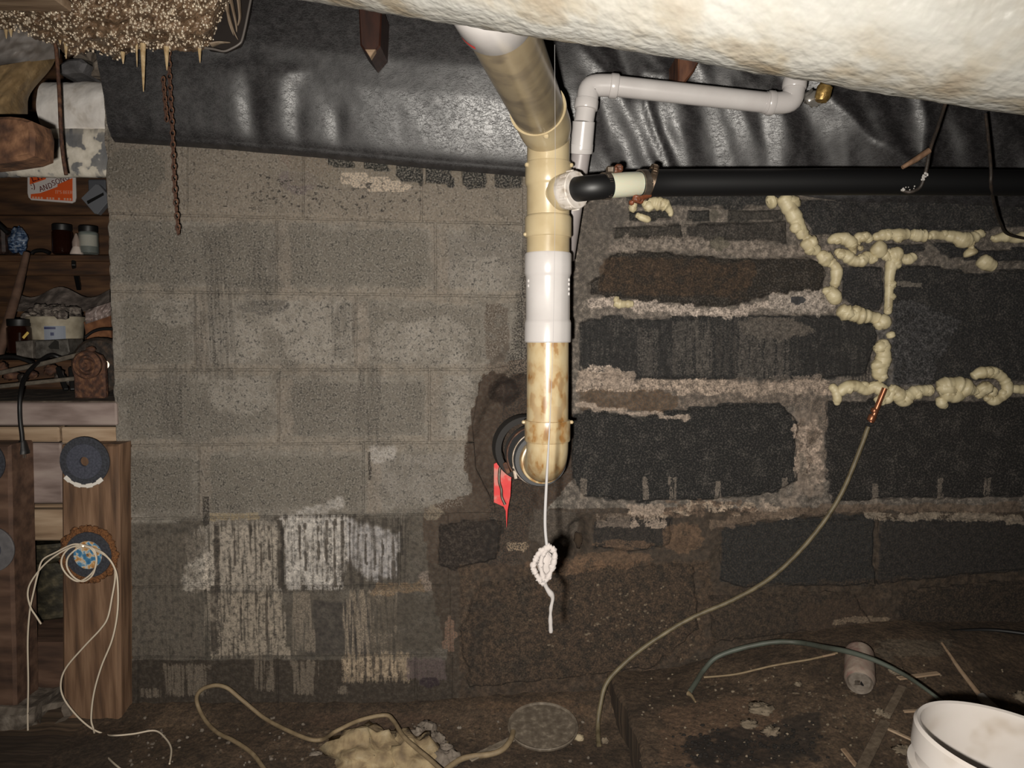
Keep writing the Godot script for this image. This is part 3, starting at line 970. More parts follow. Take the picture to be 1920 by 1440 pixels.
func paint_floor() -> Canvas:
	var c := Canvas.new()
	c.start(1280, 640, floor_at)
	c.wash(rgb(56, 45, 35), rgb(88, 72, 57), 0.7)
	c.patch([[1240, 1440], [1240, 1330], [1400, 1300], [1480, 1350], [1450, 1440]], [92, 72, 56], 0.7, 1.3, 0.4)
	c.patch([[1300, 1440], [1310, 1380], [1370, 1360], [1440, 1370], [1500, 1400], [1480, 1440]], [40, 32, 26], 0.8, 2.0, 0.3)
	c.oval(1340, 1405, 60, 30, [30, 24, 20], 0.7, 2.2, 0.3)
	c.patch([[1460, 1345], [1540, 1340], [1530, 1420], [1450, 1420]], [44, 37, 31], 0.8, 2.0, 0.3)
	c.oval(700, 1350, 130, 20, [74, 58, 46], 0.7, 1.8, 0.4)
	c.oval(1000, 1320, 110, 16, [84, 66, 50], 0.7, 1.8, 0.4)
	c.patch([[0, 1375], [230, 1375], [240, 1440], [0, 1440]], [60, 50, 42], 0.7, 1.3, 0.4)
	c.patch([[1640, 1205], [1790, 1195], [1780, 1225], [1650, 1235]], [100, 92, 80], 0.5, 1.5, 0.4)
	for k in 240:
		var x: float = 1170.0 + c.n.a[k * 433] * 2.9
		var y: float = 1230.0 + c.n.a[k * 1931] * 0.8
		c.oval(x, y, 1.0 + k % 3, 0.8 + k % 2, [120, 108, 92] if k % 3 else [30, 25, 20], 0.8, 0.3, 0.3)
	for k in 120:
		c.oval(250.0 + c.n.a[k * 533] * 3.5, 1340.0 + c.n.a[k * 1931] * 0.4, 1.4 + k % 3, 1.0 + k % 2, [112, 98, 82] if k % 2 else [34, 28, 22], 0.8, 0.3, 0.3)
	return c


func build_floor() -> void:
	var m := mat("damp_dirt_floor", Color.WHITE, 0.85)
	m.albedo_texture = paint_floor().texture()
	m.texture_repeat = false
	m.heightmap_enabled = true
	m.heightmap_texture = relief(1280, 640, 0.11, 33)
	m.heightmap_scale = 0.2
	var fl := struct("floor")
	var st := begin()
	box(st, Vector3(0, -0.16, -0.2), Vector3(6.2, 0.2, 5.6), 0.01)
	obj("earth", st, M.concrete_dark, fl)
	uvm = 2
	st = begin()
	var p := []
	for i in 141:
		var col := []
		for j in 61:
			var x := lerpf(-3.0, 0.34, i / 140.0)
			var z := lerpf(-0.8, -2.0, j / 60.0)
			col.append(Vector3(x, low_y(x, z) + 0.004 * nz.get_noise_2d(x * 21.0, z * 21.0), z))
		p.append(col)
	grid(st, p)
	obj("dirt", st, m, fl)
	# the raised slab on the right, with its broken edge
	st = begin()
	p = []
	for i in 111:
		var col := []
		for j in 81:
			var z := lerpf(-0.3, -1.96, j / 80.0)
			var e := 0.275 + 0.012 * nz.get_noise_2d(z * 8.0, 2.0) - 0.02 * smoothstep(-1.6, -1.9, z)
			var x := lerpf(e, 2.9, pow(i / 110.0, 1.3))
			var y := slab_y(x, z) + 0.003 * nz.get_noise_2d(x * 23.0, z * 23.0)
			if i == 0:
				y -= 0.008
			col.append(Vector3(x, y, z))
		p.append(col)
	grid(st, p)
	var side := []
	for j in 81:
		var q: Vector3 = p[0][j]
		side.append([Vector3(q.x + 0.012, -0.05, q.z), Vector3(q.x + 0.006 * nz.get_noise_2d(q.z * 20.0, 7.0), q.y * 0.5, q.z), q])
	var side2 := []
	for j in 81:
		side2.append(side[80 - j])
	grid(st, side2, true)
	obj("slab", st, m, fl)
	uvm = 0


# ---------------------------------------------------------------- the workbench bay left of the wall: its own walls
func build_bay() -> void:
	var wall := struct("wall_bay")
	var st := begin()
	box(st, Vector3(-1.75, 1.0, -2.87), Vector3(2.6, 2.4, 0.14), 0.005)
	obj("backing", st, M.plank, wall)
	for i in 12:                                                # wide dark planks, one above the other
		st = begin()
		var y := -0.05 + i * 0.165
		box(st, Vector3(-1.75, y + 0.08, -2.79 + 0.002 * (i % 3)), Vector3(2.56, 0.161, 0.024), 0.003)
		obj("plank", st, M.plank, wall)
	st = begin()
	box(st, Vector3(-3.0, 0.9, -2.4), Vector3(0.1, 2.4, 1.1), 0.005)
	box(st, Vector3(-0.5, 0.9, -2.5), Vector3(0.1, 2.4, 0.8), 0.005)
	obj("side_wall", st, M.plank, wall)
	# the painted beam over the bench, level with the cellar wall, and the stones that lie on it
	var beam := thing("painted_beam", "white and grey flaking painted masonry beam above the bench bay", "beam", W(130, 335, 1.95))
	var paint := mottled("flaking_paint", [[0.0, rgb(92, 92, 94)], [0.40, rgb(104, 104, 106)], [0.44, rgb(186, 178, 164)], [0.62, rgb(206, 198, 184)], [1.0, rgb(222, 214, 202)]], Vector3(2.4, 2.4, 2.4), 0.011, 61, 0.7, 1.0, 0.04)
	st = begin()
	uvm = 0
	var p := []
	for i in 61:
		var col := []
		var x := lerpf(-1.75, -1.03, i / 60.0)
		for e in [[0.04, 0.14], [0.006, 0.02], [0.008, 0.004], [0.02, 0.0], [0.05, 0.0], [0.08, 0.0], [0.11, 0.0], [0.128, 0.006], [0.135, 0.03], [0.135, 0.2]]:
			var n := 0.006 * nz.get_noise_2d(x * 16.0, e[0] * 40.0 + e[1] * 20.0)
			col.append(Vector3(x, W(130, 335, 1.95).y + e[0] + (0.4 * n if e[0] < 0.02 else 0.0), -1.95 - e[1] + n))
		p.append(col)
	grid(st, p)
	obj("beam_face", st, paint, beam)
	st = begin()
	p = []
	var bulge := W(150, 200, 1.96)
	for i in 31:                                                # a rounded, white painted stone course on the beam
		var col := []
		var x := lerpf(W(72, 200, 1.95).x, -1.025, i / 30.0)
		for j in 17:
			var a := PI * (j / 16.0 - 0.5)
			var n := 1.0 + 0.08 * nz.get_noise_2d(x * 12.0, j * 0.3)
			col.append(Vector3(x, bulge.y + 0.072 * sin(a) * n, -2.0 + 0.06 * cos(a) * n))
		p.append(col)
	grid(st, p)
	obj("painted_stone", st, mottled("white_lime_paint", [[0.0, rgb(150, 140, 128)], [0.35, rgb(206, 200, 194)], [1.0, rgb(224, 220, 216)]], Vector3(2, 2, 2), 0.012, 62, 0.7, 1.0), beam)
	var dark := mottled("slate", [[0.0, rgb(62, 60, 60)], [1.0, rgb(104, 102, 104)]], Vector3(3, 3, 3), 0.014, 63, 0.8, 1.0)
	st = begin()
	prism(st, ragged(outline([[110, 138], [118, 124], [132, 114], [158, 113], [169, 122], [160, 140], [128, 142]], 1.95), 0.012, 0.003), -1.93, -2.06, 0.008, 0.003)
	tag(obj("slate_slab", st, dark, self), "flat dark grey slate lying on the white painted stone", "stone")
	for e in [[[172, 142], [176, 118], [190, 100], [214, 98], [214, 144]], [[138, 108], [150, 96], [176, 98], [172, 116], [158, 112]]]:
		st = begin()
		prism(st, ragged(outline(e, 1.97), 0.012, 0.004), -1.96, -2.1, 0.008, 0.004)
		tag(obj("rubble_stone", st, M.rubble, self), "brownish rubble stone wedged between sheeting edge and slate" if e.size() == 5 and e[0][0] == 172 else "small rubble stone sitting just above the dark slate", "stone", "")
	# brown paper-faced insulation and grey sheet above the beam's left end
	st = begin()
	p = []
	for i in 25:
		var col := []
		for j in 15:
			var px := lerpf(-30, lerpf(52, 104, smoothstep(0.2, 1.0, j / 14.0)), i / 24.0)
			var py := lerpf(214, lerpf(128, 106, i / 24.0), j / 14.0)
			var d := 1.62 + 0.12 * (j / 14.0) + 0.14 * pow(i / 24.0, 3.0) + 0.012 * nz.get_noise_2d(px * 0.05, py * 0.05)
			col.append(W(px, py, d))
		p.append(col)
	grid(st, p)
	var kraft := mottled("kraft_paper", [[0.0, rgb(104, 84, 56)], [0.5, rgb(142, 118, 84)], [1.0, rgb(176, 152, 116)]], Vector3(2.5, 2.5, 2.5), 0.014, 64, 0.6, 1.0)
	tag(obj("paper_flap", st, kraft), "brown crinkled insulation paper hanging above the sawn timber end", "paper")
	st = begin()
	p = []
	for i in 25:
		var col := []
		for j in 13:
			var px := lerpf(-30, 112, i / 24.0)
			var py := lerpf(126 - i * 0.7, 46, j / 12.0)
			var d := 1.78 - 0.1 * (j / 12.0) + 0.02 * nz.get_noise_2d(px * 0.03, py * 0.07)
			col.append(W(px, py, d))
		p.append(col)
	grid(st, p)
	tag(obj("grey_sheet", st, mottled("grey_film", [[0.0, rgb(84, 78, 72)], [0.5, rgb(124, 118, 114)], [1.0, rgb(150, 146, 144)]], Vector3(1.2, 3, 2), 0.012, 65, 0.45)), "dull grey sheet sagging behind the frosted insulation at far left", "sheet")
	# the sawn end of a joist, near the lens
	st = begin()
	prism(st, ragged(outline([[-60, 218], [40, 219], [57, 226], [63, 250], [62, 290], [40, 300], [-60, 312]], 1.34), 0.02, 0.003), -1.34, -1.40, 0.006, 0.002)
	tag(obj("joist_end", st, mottled("rotten_end_grain", [[0.0, rgb(42, 24, 16)], [0.45, rgb(92, 62, 42)], [1.0, rgb(150, 112, 82)]], Vector3(2.6, 2.6, 2.6), 0.016, 66, 0.85, 1.5)), "rough brown sawn timber end jutting in at the left edge", "timber")
	build_bench()


func build_bench() -> void:
	var top := W(100, 752, 1.9).y
	var b := thing("workbench", "old wooden workbench with timber legs in the bay left of the wall", "workbench", Vector3(-1.3, 0, -2.1))
	var st := begin()
	box(st, Vector3(-1.62, top - 0.02, -2.32), Vector3(1.2, 0.04, 0.84), 0.004)
	obj("bench_top", st, mottled("grimy_bench_top", [[0.0, rgb(44, 34, 28)], [0.5, rgb(86, 74, 64)], [1.0, rgb(150, 136, 120)]], Vector3(2, 2, 2), 0.016, 41, 0.85, 1.5), b)
	st = begin()
	pbox(st, -640, 755, 219, 798, 1.89, 1.93)
	obj("front_board", st, M.apron, b)
	st = begin()
	pbox(st, -640, 801, 111, 829, 1.905, 1.94)
	obj("front_board", st, M.timber_flat, b)
	st = begin()
	pbox(st, 113, 801, 219, 832, 1.905, 1.94)
	obj("front_board", st, M.timber_flat, b)
	st = begin()
	pbox(st, -640, 831, 118, 944, 1.91, 1.935)
	obj("front_board", st, M.apron, b)
	st = begin()
	pbox(st, -640, 956, 215, 1014, 1.93, 1.97)
	obj("rail", st, M.timber_flat, b)
	st = begin()
	pbox(st, -640, 946, 215, 955, 1.96, 2.05)
	obj("rail", st, M.timber_flat, b)
	st = begin()
	pbox(st, -640, 1206, 240, 1316, 1.93, 1.98, 0.008)
	obj("rail", st, M.rail, b)
	st = begin()
	prism(st, ragged(outline([[113, 834], [222, 834], [226, 1376], [116, 1376]], 1.84), 0.1, 0.002), -1.84, -1.93, 0.007, 0.001)
	obj("leg", st, M.timber, b)
	st = begin()
	prism(st, ragged(outline([[-70, 834], [18, 834], [31, 1392], [-66, 1392]], 1.82), 0.1, 0.002), -1.82, -1.91, 0.007, 0.001)
	obj("leg", st, M.rail, b)
	for x in [-2.15, -1.1]:
		st = begin()
		box(st, Vector3(x, top / 2 - 0.02, -2.66), Vector3(0.09, top - 0.04, 0.09), 0.005)
		obj("leg", st, M.rail, b)
	st = begin()
	box(st, Vector3(-1.62, top + 0.045, -2.52), Vector3(1.18, 0.09, 0.44), 0.006)
	obj("back_riser", st, M.plank, b)
	# stones under the bench front
	var k := 0
	for e in [[[-40, 1318], [36, 1325], [70, 1322], [66, 1352], [30, 1402], [-40, 1410]], [[72, 1330], [88, 1322], [118, 1320], [128, 1345], [100, 1372], [60, 1376]], [[20, 1372], [60, 1356], [130, 1368], [225, 1372], [205, 1394], [120, 1398], [20, 1408]]]:
		st = begin()
		prism(st, ragged(outline(e, 1.82), 0.016, 0.005), [-1.80, -1.82, -1.81][k], -1.92, 0.012, 0.006)
		tag(obj("footing_stone", st, M.rubble), ["pale stone at the foot of the left bench leg", "flat grey stone leaning under the bench between both legs", "long low grey stone under the bench's right leg"][k], "stone", "")
		k += 1
	# the shelf on the back wall
	var sh := thing("wall_shelf", "dark narrow plank shelf on the back wall of the bay", "shelf", W(100, 478, 2.62))
	st = begin()
	var sy := W(100, 479, 2.6).y
	box(st, Vector3(-1.65, sy - 0.011, -2.68), Vector3(1.3, 0.022, 0.19), 0.003)
	obj("shelf_board", st, M.plank, sh)
	st = begin()
	box(st, Vector3(-1.65, sy - 0.045, -2.60), Vector3(1.3, 0.05, 0.018), 0.003)
	obj("shelf_lip", st, M.plank, sh)
	st = begin()
	bar(st, W(138, 492, 2.58), W(148, 540, 2.7), 0.022, 0.014)
	obj("bracket", st, M.black, sh)


# ---------------------------------------------------------------- plumbing
func ring(st: SurfaceTool, c: Vector3, axis: Vector3, r0: float, r1: float, len: float, n := 40) -> void:   # a short open sleeve around an axis
	var xf := along(c - axis.normalized() * len / 2, c + axis.normalized() * len / 2)
	lathe(st, [[r0, 0.0], [r1, 0.0], [r1, len], [r0, len], [r0, 0.0]], xf, n)


func pipe(st: SurfaceTool, a: Vector3, b: Vector3, r: float, n := 40) -> void:
	var l := (b - a).length()
	lathe(st, [[0.0, 0.0], [r * 0.98, 0.0], [r, r * 0.02], [r, l - r * 0.02], [r * 0.98, l], [0.0, l]], along(a, b), n)


func hub(st: SurfaceTool, a: Vector3, b: Vector3, r: float, n := 44, round := 0.003) -> void:   # a thicker collar with rounded lips
	var l := (b - a).length()
	lathe(st, [[r - 0.008, 0.0], [r - round, 0.0], [r - round * 0.3, round * 0.3], [r, round], [r, l - round], [r - round * 0.3, l - round * 0.3], [r - round, l], [r - 0.008, l]], along(a, b), n)


func build_pipes() -> void:
	var d := 1.5
	var t := thing("drain_stack", "tan plastic drain stack with a white coupling in front of the cellar wall", "drain pipe", W(1027, 870, d))
	var x := W(1027, 640, d).x
	var y := func(py: float) -> float: return W(1027, py, d).y
	var P := func(py: float) -> Vector3: return Vector3(x, W(1027, py, d).y, -d)
	var st := begin()
	# upright run
	pipe(st, P.call(792), P.call(628), 0.0425)
	obj("pipe", st, M.tan_stained, t)
	st = begin()
	pipe(st, P.call(486), P.call(432), 0.0432)
	obj("pipe", st, M.tan_pipe, t)
	# white coupling: two hubs and a slightly narrower waist
	st = begin()
	var k := [[0.040, 642], [0.0455, 642], [0.0472, 640], [0.0472, 606], [0.0458, 601], [0.0446, 599], [0.0446, 521], [0.0456, 517], [0.0472, 513], [0.0472, 478], [0.0455, 475], [0.040, 475]]
	var base: float = y.call(642)
	lathe(st, k.map(func(e): return [e[0], y.call(e[1]) - base]), Transform3D(Basis(), Vector3(x, base, -d)), 48)
	for q in [[1.15, 552], [1.15, 543], [1.15, 534], [1.15, 526], [-1.1, 528], [-1.1, 537]]:
		box(st, Vector3(x + 0.0446 * sin(q[0]), y.call(q[1]), -d + 0.0446 * cos(q[0])), Vector3(0.004, 0.006, 0.004), 0.0008, Basis(Vector3.UP, q[0]))
	obj("coupling", st, M.white_pvc, t, "white coupling")
	# the tee and the straight hub under it
	st = begin()
	base = y.call(405)
	k = [[0.042, 405], [0.0426, 405], [0.0428, 403], [0.0428, 351], [0.0445, 348], [0.0462, 344], [0.0462, 309], [0.0445, 306], [0.0415, 306]]
	lathe(st, k.map(func(e): return [e[0], y.call(e[1]) - base]), Transform3D(Basis(), Vector3(x, base, -d)), 48)
	var br0 := Vector3(x, y.call(372), -d)
	var br1 := W(1064, 358, 1.453)
	pipe(st, br0, br0.lerp(br1, 0.93), 0.031, 36)
	hub(st, br0.lerp(br1, 0.62), br1, 0.0345, 36)
	for e in [[-1.15, 313], [1.25, 313]]:
		box(st, Vector3(x + 0.047 * sin(e[0]), y.call(e[1]), -d + 0.047 * cos(e[0])), Vector3(0.008, 0.008, 0.008), 0.002, Basis(Vector3.UP, e[0]))
	obj("tee", st, M.tan_pipe, t)
	st = begin()
	base = y.call(446)
	k = [[0.042, 446], [0.0452, 446], [0.0468, 444], [0.0468, 410], [0.0455, 407], [0.0438, 405], [0.042, 404]]
	lathe(st, k.map(func(e): return [e[0], y.call(e[1]) - base]), Transform3D(Basis(), Vector3(x, base, -d)), 48)
	box(st, Vector3(x - 0.0462, y.call(441), -d + 0.012), Vector3(0.007, 0.007, 0.007), 0.002)
	obj("collar", st, M.tan_pipe, t)
	# neck above the tee and the eighth bend's mouth
	st = begin()
	pipe(st, P.call(309), P.call(252), 0.0425)
	var m0: Vector3 = P.call(254)
	var m1 := W(1009, 206, 1.405)
	var up := (m1 - m0).normalized()
	var bend := curve([P.call(268), m0, m0.lerp(m1, 0.55), m1], 5)
	var rr := []
	for i in bend.size():
		rr.append(lerpf(0.0425, 0.051, smoothstep(0.25, 0.6, i / float(bend.size() - 1))))
	tube(st, bend, rr, 48, false)
	obj("neck", st, M.tan_pipe, t)
	st = begin()
	ring(st, m1, up, 0.0485, 0.0535, 0.008, 56)
	var side := up.cross(Vector3(0, 0.3, 1)).normalized()
	for s in [-1, 1]:
		box(st, m1 + side * s * 0.056, Vector3(0.01, 0.008, 0.008), 0.002)
	obj("bend_lip", st, M.tan_pipe, t)
	# the scuffed length that rises towards the ceiling
	var t1 := W(927, 20, 0.985)
	var t2 := t1 + (t1 - m1) * 0.5
	st = begin()
	pipe(st, m1 - (t1 - m1).normalized() * 0.03, t1, 0.0485, 48)
	obj("rising_pipe", st, M.tan_dirty, t, "scuffed tan pipe rising towards the ceiling")
	var ax := (t2 - t1).normalized()
	st = begin()
	hub(st, t1 - ax * 0.012, t1 + ax * 0.1, 0.0535, 48)
	var up_col := obj("white_collar", st, M.white_pvc, t, "white collar with a red printed bar")
	st = begin()
	var n0 := Vector3(-0.5, -0.45, 0.75)
	n0 = (n0 - ax * n0.dot(ax)).normalized()
	for i in 12:                                                 # the printed bar follows the collar
		var a0 := -0.2 + i * 0.035
		var c0 := t1 + ax * 0.002 + n0.rotated(ax, a0) * 0.0537
		var c1 := t1 + ax * 0.002 + n0.rotated(ax, a0 + 0.035) * 0.0537
		quad(st, c0, c1, c1 + ax * 0.009, c0 + ax * 0.009)
	obj("red_print", st, mat("red_ink", rgb(196, 44, 40), 0.5), up_col)
	# the bend at the foot, turning back into the wall
	st = begin()
	base = y.call(828)
	k = [[0.042, 828], [0.0452, 827], [0.0468, 824], [0.0468, 792], [0.0462, 788], [0.045, 787], [0.0425, 787]]
	lathe(st, k.map(func(e): return [e[0], y.call(e[1]) - base]), Transform3D(Basis(), Vector3(x, base, -d)), 48)
	for s in [-1, 1]:
		box(st, Vector3(x + s * 0.0485, y.call(791), -d + 0.004), Vector3(0.008, 0.007, 0.007), 0.002)
	obj("bend_collar", st, M.tan_stained, t)
	st = begin()
	var back := Vector3(-0.15, -0.02, -1).normalized()
	var e0 := Vector3(x, y.call(826), -d)
	var e1 := Vector3(x, y.call(856), -d)
	var pts := [e0]
	for i in 10:
		var a := PI / 2 * i / 9.0
		pts.append(Vector3(x, y.call(832), -d) + Vector3(0, -1, 0) * 0.044 * sin(a) + back * 0.044 * (1.0 - cos(a)))
	pts.append(pts[-1] + back * 0.012)
	tube(st, pts, 0.0428, 44, false)
	obj("bend", st, M.tan_stained, t)
	var q0: Vector3 = pts[-1]
	st = begin()
	hub(st, q0 - back * 0.012, q0 + back * 0.03, 0.0478, 48)
	obj("bend_lip", st, M.tan_stained, t)
	# rubber connector into the wall and its steel bands
	st = begin()
	lathe(st, [[0.046, 0.0], [0.056, 0.0], [0.0575, 0.003], [0.0575, 0.05], [0.061, 0.056], [0.061, 0.13], [0.058, 0.132]], along(q0 + back * 0.012, q0 + back * 0.2), 48)
	var rub := obj("rubber_sleeve", st, M.rubber, t)
	st = begin()
	ring(st, q0 + back * 0.036, back, 0.057, 0.0595, 0.010, 48)
	box(st, q0 + back * 0.036 + Vector3(-0.052, -0.034, 0.004), Vector3(0.010, 0.022, 0.012), 0.002, Basis(Vector3(0, 0, 1), 0.2))
	box(st, q0 + back * 0.036 + Vector3(-0.0545, -0.018, 0.004), Vector3(0.009, 0.008, 0.010), 0.002, Basis(Vector3(0, 0, 1), 0.2))
	obj("steel_band", st, M.steel, rub)
	st = begin()
	ring(st, q0 + back * 0.095, back, 0.060, 0.0635, 0.013, 48)
	box(st, q0 + back * 0.095 + Vector3(-0.062, -0.030, 0.004), Vector3(0.010, 0.026, 0.012), 0.002, Basis(Vector3(0, 0, 1), 0.35))
	obj("steel_band", st, M.rust, rub)
	st = begin()
	lathe(st, [[0.062, 0.0], [0.076, 0.0], [0.078, 0.004], [0.078, 0.05], [0.07, 0.06]], along(q0 + back * 0.19, q0 + back * 0.3), 48)
	obj("wall_hub", st, mat("black_iron_hub", rgb(24, 20, 18), 0.75), t)
	# the black branch line
	var a0 := br1
	var a1 := W(1081, 355, 1.437)
	var bd := (a1 - a0).normalized()
	var bl := thing("black_branch_pipe", "black poly pipe joined to the stack by steel clamps, running right", "pipe", a1)
	st = begin()
	lathe(st, [[0.018, 0.0], [0.0335, 0.0], [0.0345, 0.002], [0.0345, 0.012], [0.036, 0.012], [0.036, 0.030], [0.034, 0.032], [0.022, 0.032]], along(br0.lerp(br1, 0.86), a1 + bd * 0.1), 40)
	var bax := along(br0.lerp(br1, 0.86), a1 + bd * 0.1)
	for i in 10:
		var an := TAU * i / 10
		box(st, bax * Vector3(0.0362 * cos(an), 0.021, 0.0362 * sin(an)), Vector3(0.004, 0.016, 0.006), 0.001, bax.basis * Basis(Vector3.UP, -an))
	obj("white_bushing", st, mottled("grubby_white_plastic", [[0.0, rgb(120, 104, 84)], [0.4, rgb(190, 182, 174)], [1.0, rgb(214, 208, 202)]], Vector3(4, 4, 4), 0.02, 71, 0.45), bl, "grubby white threaded bushing")
	var line := [br0.lerp(br1, 0.85), br1, a1.lerp(br1, 0.2), W(1100, 353, 1.425), W(1120, 351, 1.422), W(1142, 349, 1.43)]
	st = begin()
	tube(st, curve(line, 5), 0.0235, 32)
	obj("hose_stub", st, M.black_pipe, bl)
	st = begin()
	var pa := W(1134, 349, 1.43)
	var pb := W(1206, 344, 1.46)
	var l := (pb - pa).length()
	lathe(st, [[0.0, 0.0], [0.0215, 0.0], [0.0215, 0.006], [0.0232, 0.012], [0.0236, l * 0.5], [0.0232, l - 0.012], [0.0215, l - 0.006], [0.0215, l], [0.0, l]], along(pa, pb), 36)
	var milk := mat("milky_plastic", rgb(184, 183, 164), 0.12)
	milk.subsurf_scatter_enabled = true
	milk.subsurf_scatter_strength = 0.3
	obj("milky_coupler", st, milk, bl, "milky white coupler")
	st = begin()
	var far := [W(1198, 344, 1.46), W(1260, 343, 1.48), W(1400, 342, 1.50), W(1600, 341, 1.52), W(1800, 342, 1.54), W(2000, 344, 1.56), W(2500, 350, 1.6)]
	var fr := []
	for i in 37:
		fr.append(0.0262)
	tube(st, curve(far, 6), fr, 32)
	obj("long_pipe", st, M.black_pipe, bl)
	st = begin()
	var cdir := (pb - pa).normalized()
	ring(st, pa + cdir * 0.002, cdir, 0.0232, 0.0256, 0.012, 40)
	for i in 12:
		var an := 0.4 + i * 0.16
		var xf := along(pa - cdir * 0.0015, pb)
		box(st, xf * Vector3(0.0257 * cos(an), 0.0035, 0.0257 * sin(an)), Vector3(0.0012, 0.007, 0.0016), 0.0003, xf.basis * Basis(Vector3.UP, -an))
	box(st, pa + Vector3(0.01, 0.03, 0.0), Vector3(0.016, 0.014, 0.014), 0.003)
	obj("hose_clamp", st, M.steel, bl)
	st = begin()
	ring(st, pb - cdir * 0.002, cdir, 0.0240, 0.0268, 0.013, 40)
	obj("hose_clamp", st, M.steel, bl)
	# the third clamp stands loose and tilted, its band open
	st = begin()
	var cc := W(1222, 343, 1.475)
	var tilt := Basis(Vector3(0, 0, 1), -0.28)
	var arc := []
	for i in 26:
		var an := -1.9 + i * 0.17
		arc.append([cc + tilt * Vector3(-0.004, 0.035 * sin(an), 0.0345 * cos(an)), an])
	sg += 1
	st.set_smooth_group(sg)
	for i in 25:
		var w := tilt * Vector3(0.0065, 0, 0)
		quad(st, arc[i][0] - w, arc[i][0] + w, arc[i + 1][0] + w, arc[i + 1][0] - w)
	for i in 25:
		box(st, arc[i][0] + Vector3(0, 0, 0.0008), Vector3(0.008, 0.0018, 0.0018), 0.0004, tilt * Basis(Vector3.RIGHT, -arc[i][1]))
	obj("loose_clamp", st, mottled("tarnished_band", [[0.0, rgb(62, 50, 40)], [1.0, rgb(124, 108, 92)]], Vector3(5, 5, 5), 0.02, 73, 0.4, 0.0, 0.05, 0.8), bl)
	st = begin()
	box(st, W(1196, 374, 1.45), Vector3(0.022, 0.014, 0.016), 0.003, tilt)
	box(st, W(1184, 380, 1.45), Vector3(0.010, 0.010, 0.010), 0.003, tilt)
	pipe(st, W(1196, 374, 1.44), W(1218, 366, 1.46), 0.005, 12)
	obj("clamp_screw", st, mottled("bright_rust", [[0.0, rgb(60, 30, 18)], [1.0, rgb(136, 78, 50)]], Vector3(6, 6, 6), 0.02, 74, 0.45, 0.6), bl)
	st = begin()
	box(st, W(1153, 320, 1.44), Vector3(0.012, 0.014, 0.014), 0.003)
	box(st, W(1160, 316, 1.46), Vector3(0.016, 0.016, 0.014), 0.004)
	obj("clamp_screw", st, mottled("bright_rust_2", [[0.0, rgb(54, 30, 20)], [1.0, rgb(130, 80, 56)]], Vector3(6, 6, 6), 0.02, 75, 0.45, 0.6), bl)
	# white waste pipe behind
	var wp := thing("white_waste_pipe", "thin white plastic waste pipe with elbows behind the tan stack", "pipe", W(1095, 300, 1.64))
	var c1 := W(1096, 236, 1.62)
	var c2 := W(1101, 188, 1.62)
	var c3 := W(1140, 160, 1.62)
	var c4 := W(1452, 194, 1.62)
	var c5 := W(1488, 172, 1.62)
	var c6 := W(1495, 120, 1.62)
	st = begin()
	pipe(st, W(1060, 486, 1.72), W(1092, 268, 1.64), 0.021, 28)
	obj("lower_pipe", st, M.grey_pvc, wp, "greyed lower pipe")
	st = begin()
	pipe(st, W(1090, 280, 1.64), W(1094, 228, 1.625), 0.0245, 32)
	hub(st, W(1088.5, 288, 1.645), W(1090, 268, 1.638), 0.0262, 32)
	obj("coupling", st, M.white_pvc, wp)
	st = begin()
	pipe(st, W(1094.5, 230, 1.624), c2, 0.0215, 28)
	obj("short_pipe", st, M.white_pvc, wp)
	st = begin()
	tube(st, curve([c1.lerp(c2, 0.72), c2, c2.lerp(c3, 0.5) + Vector3(-0.014, 0.012, 0), c3, c3.lerp(c4, 0.06)], 6), 0.0232, 32)
	hub(st, W(1098, 206, 1.62), W(1100.5, 186, 1.62), 0.0255, 32)
	hub(st, c3.lerp(c4, 0.01), c3.lerp(c4, 0.06), 0.0258, 32)
	obj("elbow", st, M.white_pvc, wp)
	st = begin()
	pipe(st, c3.lerp(c4, 0.04), c4, 0.0215, 32)
	obj("level_pipe", st, M.white_pvc, wp)
	st = begin()
	tube(st, curve([c3.lerp(c4, 0.94), c4.lerp(c3, 0.02), c4.lerp(c5, 0.5) + Vector3(0.012, -0.008, 0), c5, c5.lerp(c6, 0.3)], 6), 0.0228, 32)
	hub(st, c3.lerp(c4, 0.955), c3.lerp(c4, 0.998), 0.0256, 32)
	hub(st, c5.lerp(c6, 0.1), c5.lerp(c6, 0.5), 0.0252, 32)
	obj("elbow", st, M.white_pvc, wp)
	st = begin()
	pipe(st, c5.lerp(c6, 0.4), c6, 0.0215, 28)
	obj("riser", st, M.white_pvc, wp)


# ---------------------------------------------------------------- black sheeting over the sill
func sheet_bottom(px: float) -> float:
	var k := [[190, 258], [207, 262], [420, 276], [600, 292], [800, 312], [980, 327], [1075, 338], [1230, 364], [1480, 362], [1540, 373], [1620, 380], [1760, 380], [1850, 386], [2000, 392], [2300, 395]]
	for i in k.size() - 1:
		if px <= k[i + 1][0]:
			return lerpf(k[i][1], k[i + 1][1], clampf((px - k[i][0]) / (k[i + 1][0] - k[i][0]), 0, 1))
	return 395.0


func fold(x: float, y: float) -> float:
	# broad soft creases that run down and a little to the right, sharper on the right half
	var a := x * 0.88 + y * 0.47
	var b := y * 0.88 - x * 0.47
	var r := smoothstep(0.02, 0.3, x)
	var big := nz.get_noise_2d(a * 3.4 + 3.0, b * 1.3)
	var ridge := 1.0 - absf(nz.get_noise_2d(a * 3.1 + 11.0, b * 1.0 + 5.0))
	var fine := nz.get_noise_2d(a * 11.0, b * 4.0)
	return lerpf(0.004 * big + 0.0012 * fine, 0.03 * big + 0.03 * (pow(ridge, 4.0) - 0.4) + 0.004 * fine, r) + 0.0004 * nz.get_noise_2d(x * 60.0, y * 60.0)


